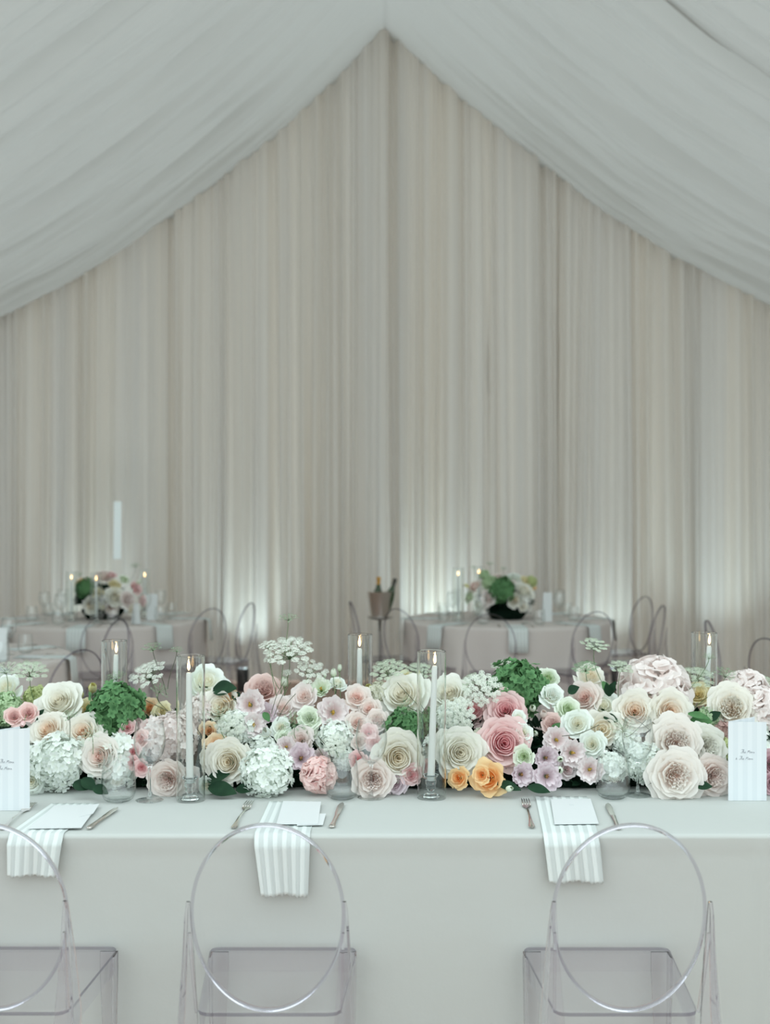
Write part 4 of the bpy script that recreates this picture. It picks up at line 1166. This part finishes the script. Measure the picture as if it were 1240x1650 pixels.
def single_leaf(x, y, L_px, ang, label, d=None, mat='leaf', wr=.34, dd=0, tilt=.35):
    d = (3.56+(1265-y)/165*.27 if d is None else d)+dd
    L_ = L_px*d/F; b = MB(); a = math.radians(ang)
    dv = Vector((math.cos(a), -tilt, math.sin(a)))
    leaf_geo(b, (0, 0, 0), dv, Vector((-math.sin(a)*.5, -1, math.cos(a)*.6+.3)), L_, L_*wr, .15, seg=9)
    obj('leaf', b, M[mat], loc=at(x, y, d), label=label, cat='leaf', group='single leaves in the long table runner')
for (x, y, L_, an, lab, mt, wr, dd) in [
    (343, 1112, 40, 12, 'large dark leaf under the open white rose by the left hurricane', 'leaf', .42, .0),
    (372, 1118, 22, -20, 'small dark leaf right of the large one by the left hurricane', 'leaf', .4, .0),
    (334, 1258, 40, 25, 'dark leaf low right of the front left hurricane, upper', 'leaf', .33, .0),
    (336, 1268, 48, -4, 'dark leaf low right of the front left hurricane, lower', 'leaf', .33, -.02),
    (380, 1272, 32, 10, 'dark leaf under the large cream rose at left', 'leaf', .33, -.01),
    (118, 1262, 30, -10, 'dark leaf between the left white hydrangeas, left one', 'leaf', .4, -.05),
    (132, 1255, 30, -30, 'dark leaf between the left white hydrangeas, right one', 'leaf', .4, -.06),
    (150, 1268, 28, -15, 'dark leaf touching the table left of the left tumbler', 'leaf', .38, -.07),
    (424, 1148, 18, -50, 'mid green leaf under the dusty pink rose', 'leaf_mid', .4, -.03),
    (470, 1175, 20, 20, 'dark leaf in the gap of the left centre', 'leaf', .36, .0),
    (915, 1116, 20, 35, 'round dark leaf left of the blush rose at right', 'leaf', .5, .0),
    (970, 1098, 28, -60, 'lobed dark leaf under the right lace flowers, first', 'leaf_mid', .32, .0),
    (980, 1120, 26, 70, 'lobed dark leaf under the right lace flowers, second', 'leaf', .3, -.01),
    (982, 1122, 24, 110, 'lobed dark leaf under the right lace flowers, third', 'leaf', .3, -.01),
    (972, 1155, 24, -10, 'dark leaf left of the right cream roses', 'leaf', .42, -.02),
    (1108, 1150, 34, -5, 'pale pointed leaf right of the orange hearted rose', 'leaf_mid', .22, -.04),
    (1110, 1165, 36, 12, 'mid green leaf above the ivory garden rose', 'leaf_mid', .4, .0),
    (1140, 1160, 24, 40, 'dark leaf below the small yellow rose at right', 'leaf', .4, .0),
    (60, 1160, 22, 60, 'dark leaf right of the salmon pair at left', 'leaf', .35, .0),
    (62, 1175, 20, 95, 'slim dark leaf left of the peach hearted rose', 'leaf', .3, .0),
    (800, 1262, 40, -8, 'dark leaf on the table under the apricot rose', 'leaf', .25, -.03),
    (850, 1268, 36, -5, 'dark leaf on the table under the mauve lisianthus', 'leaf', .28, -.05),
    (890, 1180, 20, 60, 'mid green leaf between dusty pink bloom and white cup', 'leaf_mid', .4, .0),
    (1060, 1262, 22, 200, 'dark leaf left of the lowest garden rose', 'leaf', .4, -.02),
    (1120, 1266, 26, 5, 'dark leaf between the two lowest right roses', 'leaf', .36, -.04)]:
    single_leaf(x, y, L_, an, lab, mat=mt, wr=wr, dd=dd)


# ------------------------------------------------------------------ lace flowers (umbels on long thin stems)
def umbel_mesh(seed, rays=18, per=14, dome=.35, fsz=.045, spread=1.0, usz=.16):
    r = random.Random(seed); b = MB(); s = MB()
    for k in range(rays):
        q = math.sqrt((k+.5)/rays)*spread; a = k*2.39996+r.uniform(-.2, .2)
        tip = Vector((q*math.cos(a), q*math.sin(a), dome*(1-q*q)+.35+r.uniform(-.06, .06)))
        s.tube([(0, 0, 0), (tip.x*.4, tip.y*.4, tip.z*.6), tip], .010, 4)
        for m in range(per):
            q2 = math.sqrt((m+.5)/per); a2 = m*2.39996
            c = tip+Vector((q2*usz*math.cos(a2), q2*usz*math.sin(a2), .05+.06*(1-q2)+r.uniform(-.02, .02)))
            n = (Vector((q2*math.cos(a2), q2*math.sin(a2), 1.2))+tip*.5).normalized()
            aa = n.cross(Vector((1, .3, .2))).normalized(); dd_ = n.cross(aa); sz = fsz*r.uniform(.8, 1.3); ro = r.uniform(0, 1)
            pts = [c]
            for g in range(10):
                an = ro+g*PI/5; rr = sz*(1.0 if g % 2 == 0 else .5)
                pts.append(c+(aa*math.cos(an)+dd_*math.sin(an))*rr+n*sz*.35)
            b.add(pts, [(0, 1+g, 1+(g+1) % 10) for g in range(10)])
    return b.mesh('florets'), s.mesh('rays')
UM = {'dense': [umbel_mesh(1, 30, 44, .35, .031, 1.0, .17), umbel_mesh(2, 24, 42, .25, .033, 1.0, .17)],
      'loose': [umbel_mesh(3, 20, 12, .3, .036, 1.0, .14), umbel_mesh(4, 18, 11, .4, .036, 1.0, .13)],
      'snow': [umbel_mesh(5, 36, 20, .5, .050, 1.0, .15)]}
def lace(x, y, r, style, colour, label, base=None, dd=0.0, face=(0, .9), var=0, d=None, stem='stem', group='lace flowers in the long table runner', zmin=None, flat=1.0):
    d = (3.56+(1265-max(y, 1090))/165*.27 if d is None else d)+dd
    p = at(x, y, d); R = r*d/F
    fl_, ry = UM[style][var % len(UM[style])]
    dv = Vector((face[0], -.35 if len(face) < 3 else -face[2], face[1])).normalized()
    q = Vector((0, 0, 1)).rotation_difference(dv) @ Quaternion((0, 0, 1), fr.uniform(0, 6))
    o = obj('lace_flower', fl_, M[colour], loc=p-dv*R*.4, rot=q, scale=(R, R, R*flat), label=label, cat='flower', group=group)
    obj('rays', ry, M['calyx'], o)
    # curved stem down to the runner, expressed in the flower's local frame
    W0 = p-dv*R*.4
    if base is None: bp = Vector((W0.x*.97+fr.uniform(-.03, .03), max(3.72, d-.04), TOP+.15))
    else: bp = at(base[0], base[1], d-.02)
    mid = W0-dv*R*1.2; mid2 = bp.lerp(W0, .45)+Vector((fr.uniform(-.015, .015), 0, 0))
    inv = (Matrix.Translation(W0) @ q.to_matrix().to_4x4() @ Matrix.Diagonal((R, R, R*flat, 1))).inverted()
    pts = []
    for k in range(9):
        t = k/8; c = W0*(1-t)**3+mid*3*t*(1-t)**2+mid2*3*t*t*(1-t)+bp*t**3
        pts.append(inv @ c)
    b = MB(); b.tube(pts, .0011/R, 5)
    obj('stem', b, M[stem], o)
    return o
lace(48, 1082, 29, 'dense', 'umbel_pale', 'wide pale lace flower over the left end of the runner', face=(.1, .8), base=(60, 1150))
lace(8, 1078, 22, 'loose', 'umbel_pale', 'pale lace flower cut by the left edge', face=(-.1, .8), base=(10, 1150))
lace(111, 1152, 13, 'loose', 'umbel_green', 'small open grey green umbel before the left ivory roses', face=(0, 1, .6), dd=-.12, base=(112, 1200), stem='stem_dark')
lace(147, 1182, 15, 'loose', 'umbel_pale', 'small umbel before the second peach hearted rose', face=(0, .9, .8), dd=-.12, base=(150, 1215))
lace(126, 1210, 22, 'snow', 'umbel_white', 'snowy lace flower between the left white hydrangeas', face=(0, .2, 1), dd=-.02, base=(128, 1250))
lace(186, 1090, 17, 'loose', 'umbel_green', 'thin umbel in front of the back left hurricane', face=(-.2, .9), base=(279, 1150), dd=-.05, stem='stem_dark')
lace(245, 1043, 17, 'loose', 'umbel_green', 'green umbel highest left of the front left hurricane', face=(-.1, 1), base=(268, 1120), stem='stem_dark')
lace(285, 1047, 11, 'loose', 'umbel_green', 'small green umbel touching the front left hurricane top', face=(.1, 1), base=(270, 1110), dd=.02, stem='stem_dark')
lace(238, 1087, 30, 'dense', 'umbel_white', 'white lace flower left of the front left hurricane', face=(-.3, .8, .5), base=(262, 1140))
lace(258, 1112, 16, 'loose', 'umbel_green', 'dark green feathery umbel under the white lace at left', face=(.3, .5), base=(275, 1150), stem='stem_dark')
lace(352, 1152, 20, 'loose', 'umbel_pale', 'pale green umbel over the cream rose by the left hurricane', face=(-.1, .7, .9), dd=-.10, base=(362, 1190))
lace(372, 1172, 24, 'snow', 'umbel_white', 'snowy lace flower right of the cream rose by the left hurricane', face=(0, .3, 1), dd=-.05, base=(385, 1200))
lace(464, 994, 17, 'loose', 'umbel_green', 'small green umbel standing tallest of all the flowers', face=(0, 1.2), base=(452, 1120), flat=.8)
lace(466, 1050, 38, 'dense', 'umbel_white', 'tall white lace flower in the left centre, widest', face=(0, .9, .45), base=(450, 1130))
lace(431, 1040, 14, 'dense', 'umbel_white', 'small white lace flower left beside the tall wide one', face=(-.2, .9, .5), base=(448, 1130), var=1)
lace(431, 1062, 8, 'dense', 'umbel_white', 'tiny white lace flower under the small left one', face=(-.4, .8, .5), base=(449, 1110), var=1)
lace(500, 1082, 27, 'dense', 'umbel_white', 'white lace flower low right of the tall wide one', face=(.3, .8, .6), base=(480, 1140), var=1)
lace(462, 1084, 8, 'dense', 'umbel_white', 'tiny lace flower under the tall wide one', face=(0, .8, .5), base=(458, 1120))
lace(472, 1165, 20, 'loose', 'umbel_green', 'green star shaped umbel over the central blooms', face=(-.1, .4, 1), dd=-.08, base=(476, 1190))
lace(626, 1080, 29, 'dense', 'umbel_pale', 'pale lace flower right of the centre back candle', face=(-.1, .8), base=(660, 1140), stem='stem')
lace(676, 1082, 24, 'dense', 'umbel_pale', 'pale lace flower behind the front centre hurricane', face=(.1, .8), base=(680, 1140), dd=.04)
lace(655, 1138, 16, 'loose', 'umbel_green', 'thin green sprig across the large high ivory rose', face=(-.4, .3, .6), dd=-.12, base=(685, 1150), stem='stem_dark')
lace(738, 1150, 27, 'snow', 'umbel_white', 'snowy lace flower right of the front centre hurricane', face=(0, .4, 1), dd=-.05, base=(745, 1180))
lace(776, 1112, 31, 'snow', 'umbel_white', 'snowy lace flower left of the large top green hydrangea', face=(-.1, .6, .8), dd=-.03, base=(790, 1150))
lace(760, 1098, 22, 'dense', 'umbel_pale', 'cream lace flower behind the snowy one left of the green hydrangea', face=(-.3, .8), base=(775, 1140), var=1)
lace(822, 1072, 30, 'dense', 'umbel_pale', 'flat cream lace flower above the large top green hydrangea', face=(0, 1.2), base=(826, 1120), dd=.08, flat=.6)
lace(958, 1040, 23, 'dense', 'umbel_pale', 'green white lace flower tallest at the right', face=(.1, 1), base=(985, 1130), var=1)
lace(943, 1076, 20, 'dense', 'umbel_green', 'green lace flower under the tallest right one', face=(-.1, .9), base=(950, 1120))
lace(1000, 1076, 20, 'dense', 'umbel_pale', 'lace flower between the tallest right one and the peony', face=(.1, .9), base=(996, 1130))
lace(1142, 1058, 11, 'loose', 'umbel_green', 'small umbel before the right back hurricane', face=(0, 1), base=(1098, 1125), stem='stem')
lace(1121, 1092, 30, 'dense', 'umbel_pale', 'pale lace flower at the foot of the right back hurricane', face=(0, .9), base=(1122, 1130), dd=.06)
lace(1170, 1085, 20, 'loose', 'umbel_green', 'green umbel right of the right back hurricane', face=(.2, .9), base=(1112, 1145), stem='stem')
lace(1228, 1098, 20, 'dense', 'umbel_pale', 'pale green lace flower at the right edge', face=(.2, .9), base=(1220, 1140), dd=.06)
lace(1005, 1172, 24, 'loose', 'umbel_pale', 'fine umbel seen through the right wine glass bowl', face=(-.1, .9, .5), dd=-.10, base=(1040, 1160), stem='stem_dark')
lace(540, 1200, 18, 'snow', 'umbel_white', 'snowy lace flower before the greenish hydrangea in the centre', face=(0, .3, 1), dd=-.07, base=(545, 1220))

def twig(pts, label, dd=-.06, r=.0011, mat='stem_dark'):
    Q = []
    for (x, y) in pts:
        Q.append(at(x, y, 3.56+(1265-y)/165*.27+dd))
    o_ = Q[0]; L_ = [q-o_ for q in Q]
    for _ in range(2):
        W = [L_[0]]
        for i in range(len(L_)-1): W += [L_[i].lerp(L_[i+1], .25), L_[i].lerp(L_[i+1], .75)]
        W.append(L_[-1]); L_ = W
    b = MB(); b.tube(L_, r, 5)
    obj('stem', b, M[mat], loc=o_, label=label, cat='stem', group='bare stems in the long table runner')
twig([(437, 1150), (445, 1120), (458, 1098)], 'thin dark stem rising left under the tall lace, first')
twig([(441, 1155), (452, 1125), (468, 1100)], 'thin dark stem rising right under the tall lace, second')
twig([(446, 1162), (460, 1135), (476, 1118)], 'thin stem leaning right over the pale blush rose')
twig([(530, 1240), (520, 1215), (502, 1192)], 'thin stem slanting over the gap above the pink peony')
twig([(534, 1228), (528, 1205), (512, 1186)], 'thin dark stem beside the slanting one above the pink peony')
twig([(540, 1120), (538, 1105), (537, 1090)], 'upright stem of the tallest pale lisianthus bud', mat='stem', dd=.04)
twig([(548, 1125), (548, 1105), (547, 1085)], 'upright stem of the thin top bud', mat='stem', dd=.05)
twig([(905, 1186), (930, 1184), (950, 1175), (965, 1168)], 'thin curved stem across the right white blooms')
twig([(1010, 1152), (1030, 1162), (1048, 1178)], 'thin twig arching over the right wine glass')
twig([(640, 1100), (662, 1125), (688, 1150)], 'thin twig across the large high ivory rose')


# ------------------------------------------------------------------ back tables: centrepieces, candles, settings
def centrepiece(c, items, where, bowl=True):
    e = empty('flower_bowl', (c[0], c[1], TOP+.002), label='low dark bowl holding the flowers on the '+where, cat='bowl', group='centrepiece bowls')
    b = MB(); b.lathe([(0, .0), (.12, .0), (.16, .05), (.165, .075), (.155, .075), (.11, .02), (0, .02)], 30); obj('vessel', weld(b.mesh('vessel'), .8), M['moss'], e)
    b = MB(); r = random.Random(int(c[0]*100)+7)
    for k in range(360):
        a = r.uniform(0, 6.28); z = r.uniform(-.1, 1); rr = math.sqrt(max(0, 1-z*z)); n = Vector((rr*math.cos(a), rr*math.sin(a), z))
        p = Vector((n.x*.17, n.y*.14, .12+max(n.z, -.2)*.10)); L_ = r.uniform(.04, .07)
        leaf_geo(b, p, n+Vector((r.uniform(-.5, .5), r.uniform(-.5, .5), .1)), Vector((r.uniform(-.4, .4), -.4, 1)), L_, L_*.33, .1, seg=3)
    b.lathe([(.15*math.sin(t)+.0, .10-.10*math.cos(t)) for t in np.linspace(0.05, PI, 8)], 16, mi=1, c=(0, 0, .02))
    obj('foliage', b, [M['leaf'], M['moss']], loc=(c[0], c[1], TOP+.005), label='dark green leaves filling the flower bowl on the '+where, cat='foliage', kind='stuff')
    rr_ = random.Random(3)
    for (kind, colour, x, y, r_, dz, lab) in items:
        dep = c[1]-.12+dz; p = at(x, y, dep); dv = Vector(((p.x-c[0])*5, -.8, (p.z-TOP-.12)*7))
        flower(kind, rr_.randint(0, 2), colour, p, dv, r_*dep/F*1.08, rr_.uniform(0, 6), lab+' on the '+where, 'blooms in the centrepiece on the '+where, parts=False)
centrepiece(LT, [
 ('hydg','hydgreen',137,947,15,.0,'green hydrangea, left side of the flowers'),
 ('spray','peach',130,938,9,.02,'peach rose, top left of the flowers'),
 ('garden','blush',165,928,14,.02,'blush rose, top centre of the flowers'),
 ('spray','pink',178,927,9,.04,'pink rose, top right of the blush one'),
 ('spray','yellow',168,972,10,-.02,'yellow rose, low centre of the flowers'),
 ('rose','cream',146,976,13,-.04,'cream rose, low left of the flowers'),
 ('rose','ivory',187,962,16,-.04,'large ivory rose, middle of the flowers'),
 ('garden','paleblush',206,966,12,-.03,'pale blush rose, right of the large ivory one'),
 ('spray','blush',180,980,11,-.05,'blush rose, lowest of the flowers'),
 ('spray','pink',219,948,11,.0,'pink rose, right side of the flowers'),
 ('spray','rosepink',230,968,9,.0,'deep pink rose, low right of the flowers'),
 ('spray','lemon',184,942,10,.0,'lemon rose, upper middle of the flowers'),
 ('spray','greenwhite',200,934,9,.02,'greenish white rose, top right of the flowers'),
 ('bud','greenwhite',224,938,7,.02,'green bud, right top of the flowers'),
 ('rose','lemon',156,955,10,-.02,'pale yellow rose, left middle of the flowers'),
 ('spray','cream',212,982,8,-.03,'small cream rose, low right'),
], 'back left round table')
centrepiece(RT, [
 ('hydg','hydgreen',808,950,20,-.05,'large green hydrangea, middle of the flowers'),
 ('hydg','hydmint',788,938,11,-.02,'light green hydrangea, left of the large green one'),
 ('rose','blush',764,945,11,.0,'blush rose, left side of the flowers'),
 ('garden','paleblush',786,962,14,-.06,'pale blush garden rose, lower left of the flowers'),
 ('rose','ivory',845,953,16,-.04,'large ivory rose, right side of the flowers'),
 ('spray','cream',829,967,12,-.06,'cream rose, low right'),
 ('spray','greenwhite',757,962,11,.0,'greenish white rose, low left edge of the flowers'),
 ('spray','white',829,930,10,.02,'white rose, top right of the flowers'),
 ('spray','blush',800,930,9,.02,'blush rose, top middle of the flowers'),
 ('spray','lemon',846,935,9,.02,'lemon rose, right top of the flowers'),
 ('hyd','hydlime',856,937,9,.04,'small lime hydrangea, right top edge of the flowers'),
 ('bud','apricot',861,948,5,.0,'orange bud, right edge'),
 ('spray','cream',843,976,9,-.05,'cream rose, lowest right of the flowers'),
 ('bud','yellow',752,944,6,.0,'yellow bud, left edge of the flowers'),
 ('hyd','hydmint',780,926,8,.03,'small green hydrangea, top left of the flowers'),
 ('spray','white',770,975,8,-.04,'small white rose, lowest left of the flowers'),
], 'back right round table')
far_l = 'lace sprigs over the round table flowers'
lace(218, 911, 9, 'loose', 'umbel_green', 'dark sprig tallest over the back left table flowers', d=9.4, base=(200, 950), group=far_l, stem='stem_dark')
lace(128, 925, 7, 'loose', 'umbel_green', 'sprig at the top left of the back left table flowers', d=9.4, base=(150, 955), group=far_l, stem='stem_dark')
lace(789, 908, 7, 'loose', 'umbel_green', 'sprig tallest over the back right table flowers', d=9.4, base=(795, 945), group=far_l, stem='stem_dark')
lace(762, 914, 6, 'loose', 'umbel_green', 'sprig left over the back right table flowers', d=9.4, base=(780, 950), group=far_l, stem='stem_dark')
lace(811, 916, 6, 'loose', 'umbel_green', 'sprig right over the back right table flowers', d=9.4, base=(808, 945), group=far_l, stem='stem_dark')


def far_setting(c, ang, where, seed):
    """fork, knife, napkin, glasses for one seat of a round table, seat direction ang (deg)"""
    names = {0: 'right', 45: 'far right', 90: 'far', 135: 'far left', 180: 'left', 225: 'near left', 270: 'near', 315: 'near right'}
    nm = names[ang % 360]; a = math.radians(ang); u = Vector((math.cos(a), math.sin(a), 0)); v = Vector((-u.y, u.x, 0)); C = Vector((c[0], c[1], TOP+.0025))
    fullw = '%s side of the %s' % (nm, where)
    # napkin from the table over the edge
    b = MB(); P_ = []; T = []
    for i in range(13):
        s_ = i/12; w = (s_-.5)*.14
        for (rad, z) in ((.50, .001), (.62, .001), (.74, .001), (.795, .001), (.812, -.006), (.818, -.02), (.822, -.08), (.835, -.17)):
            rr = math.sqrt(max(rad*rad, 0)); q = u*(rr+(0 if rad < .8 else -w*w*.3+.015))+v*w
            P_.append(C+q+Vector((0, 0, z))); T.append(s_)
    b.grid(P_, 13, 8, T)
    me = b.mesh('napkin'); o = obj('napkin', me, M['napkin'], label='white napkin hanging off the '+fullw, cat='napkin', group='napkins on the '+where)
    o.modifiers.new('thick', 'SOLIDIFY').thickness = .0012
    b = MB(); q0 = C+u*.60+Vector((0, 0, .0035))
    b.loft([[q0+u*s1*.06+v*s2*.045+Vector((0, 0, z)) for s1, s2 in ((-1, -1), (1, -1), (1, 1), (-1, 1))] for z in (0, .002)])
    obj('place_card', weld(b.mesh('place_card'), .5), M['card'], label='white place card on the '+fullw, cat='card', group='place cards on the '+where)
    for s_, kind in ((-1, 'fork'), (1, 'knife')):
        b = MB(); p0 = C+u*.75+v*s_*.12; p1 = C+u*.57+v*s_*.12
        b.tube([p0+Vector((0, 0, .003)), p0.lerp(p1, .3)+Vector((0, 0, .004)), p0.lerp(p1, .6)+Vector((0, 0, .004))], .003, 5)
        w = .010 if kind == 'fork' else .007
        m0 = p0.lerp(p1, .6); b.loft([[m0.lerp(p1, t)+v*w*s2*ww+Vector((0, 0, .003+z)) for s2, z in ((-1, 0), (1, 0), (1, .001), (-1, .001))] for t, ww in ((0, .4), (.3, 1), (.8, .9), (1, .3))])
        obj(kind, b, M['silver'], label='silver %s on the %s' % (kind, fullw), cat=kind, group='%s on the %s' % ('forks' if kind == 'fork' else 'knives', where))
    put(wine0, WK, C+u*.43+v*.10, 'clear wine glass on the '+fullw, 'wine glasses on the '+where, rz=ang, sc=1.1)
    put(tum0, TK, C+u*.50+v*.19, 'clear tumbler on the '+fullw, 'tumblers on the '+where, rz=ang)
for a in range(0, 360, 45):
    far_setting(LT, a, 'back left round table', a); far_setting(RT, a, 'back right round table', a)
for a in (0, 45, 270, 315): far_setting(NT, a, 'nearer left round table', a)
def far_candle(px, pyt, d, where, h=None):
    z = EYE-(pyt-HZ)/F*d; X = (px-620)/F*d; b = TOP+.002
    candlestick((X, d, b), 'small glass candlestick '+where, 'glass candlesticks on the round tables')
    candle((X, d, b+.0505), z-b-.0505, (0, 0), 'thin white taper candle burning '+where, 'lit candles on the round tables', .010, .007)
    hurricane((X, d, b), z-b+.06, .042, 'clear glass hurricane '+where, 'glass hurricanes on the round tables')
far_candle(115, 934, 9.25, 'left of the flowers on the back left table')
far_candle(155, 936, 9.10, 'before the flowers on the back left table')
far_candle(233, 930, 9.55, 'right of the flowers on the back left table')
far_candle(738, 928, 9.25, 'left of the flowers on the back right table')
far_candle(771, 925, 9.75, 'behind the flowers on the back right table')
def far_menu(px, pyt, w_px, d, label, rz=.2, lean=0):
    X = (px-620)/F*d; h = EYE-(pyt-HZ)/F*d-TOP-.002; w = w_px*d/F/2
    e = empty('menu_card', (X, d, TOP+.003), rot=(0, lean, rz), label=label, cat='menu card', group='menu cards on the round tables')
    for nm, y in (('front_panel', 0), ('back_panel', .045)):
        b = MB(); b.loft([[(-w, y*(1-z/h), z), (w, y*(1-z/h), z), (w, y*(1-z/h)+.001, z), (-w, y*(1-z/h)+.001, z)] for z in (0, h)])
        obj(nm, weld(b.mesh(nm), .5), M['card'], e)
far_menu(245, 957, 17, 9.3, 'white menu card standing right of the flowers on the back left table')
far_menu(222, 972, 11, 8.95, 'narrow white menu card leaning before the flowers on the back left table', rz=.9, lean=-.10)
far_menu(882, 955, 15, 9.2, 'white menu card standing right of the flowers on the back right table')
far_menu(2, 1012, 16, 6.75, 'white menu card on the nearer left table at the photo edge')

# champagne bucket with two bottles behind the right table
bk = at(612, 1000, 9.95); BX, BY = bk.x, 9.95
e = empty('wine_bucket', (BX, BY, 0), label='silver champagne bucket on a stand left of the back right table', cat='bucket')
b = MB(); b.lathe([(0, .0), (.075, 0), (.105, .20), (.112, .21), (.105, .212), (.098, .20), (.07, .01), (0, .01)], 32, c=(0, 0, .72)); obj('pail', weld(b.mesh('pail'), .8), plain('brushed_pewter', (.75, .72, .68), .3, 1.0), e)
b = MB(); b.tube([(0, 0, .02), (0, 0, .72)], .012, 10); b.lathe([(0, 0), (.14, 0), (.14, .01), (.02, .03), (0, .03)], 28); b.lathe([(.05, .70), (.11, .72), (.05, .722)], 24); obj('stand', b, plain('dark_pewter', (.3, .28, .26), .4, 1.0), e)
def bottle(dx, lean, foil, label):
    q = empty('champagne_bottle', (BX+dx, BY-.01, .745), rot=(0, lean, 0), label=label, cat='bottle', group='bottles in the bucket')
    b = MB(); b.lathe([(0, 0), (.038, 0), (.040, .01), (.040, .14), (.034, .18), (.020, .225), (.015, .25)], 20); obj('glass_body', b, plain('dark_green_bottle', (.03, .06, .02), .12), q)
    b = MB(); b.lathe([(.0165, .235), (.0155, .25), (.0155, .285), (.018, .288), (.018, .305), (0, .308)], 16); obj('foil', b, foil, q)
bottle(-.025, .05, plain('gold_foil', (.70, .38, .08), .35, .6), 'champagne bottle with gold foil neck in the bucket')
bottle(.035, .30, plain('dark_foil', (.08, .08, .07), .4, .3), 'dark necked bottle leaning right in the bucket')
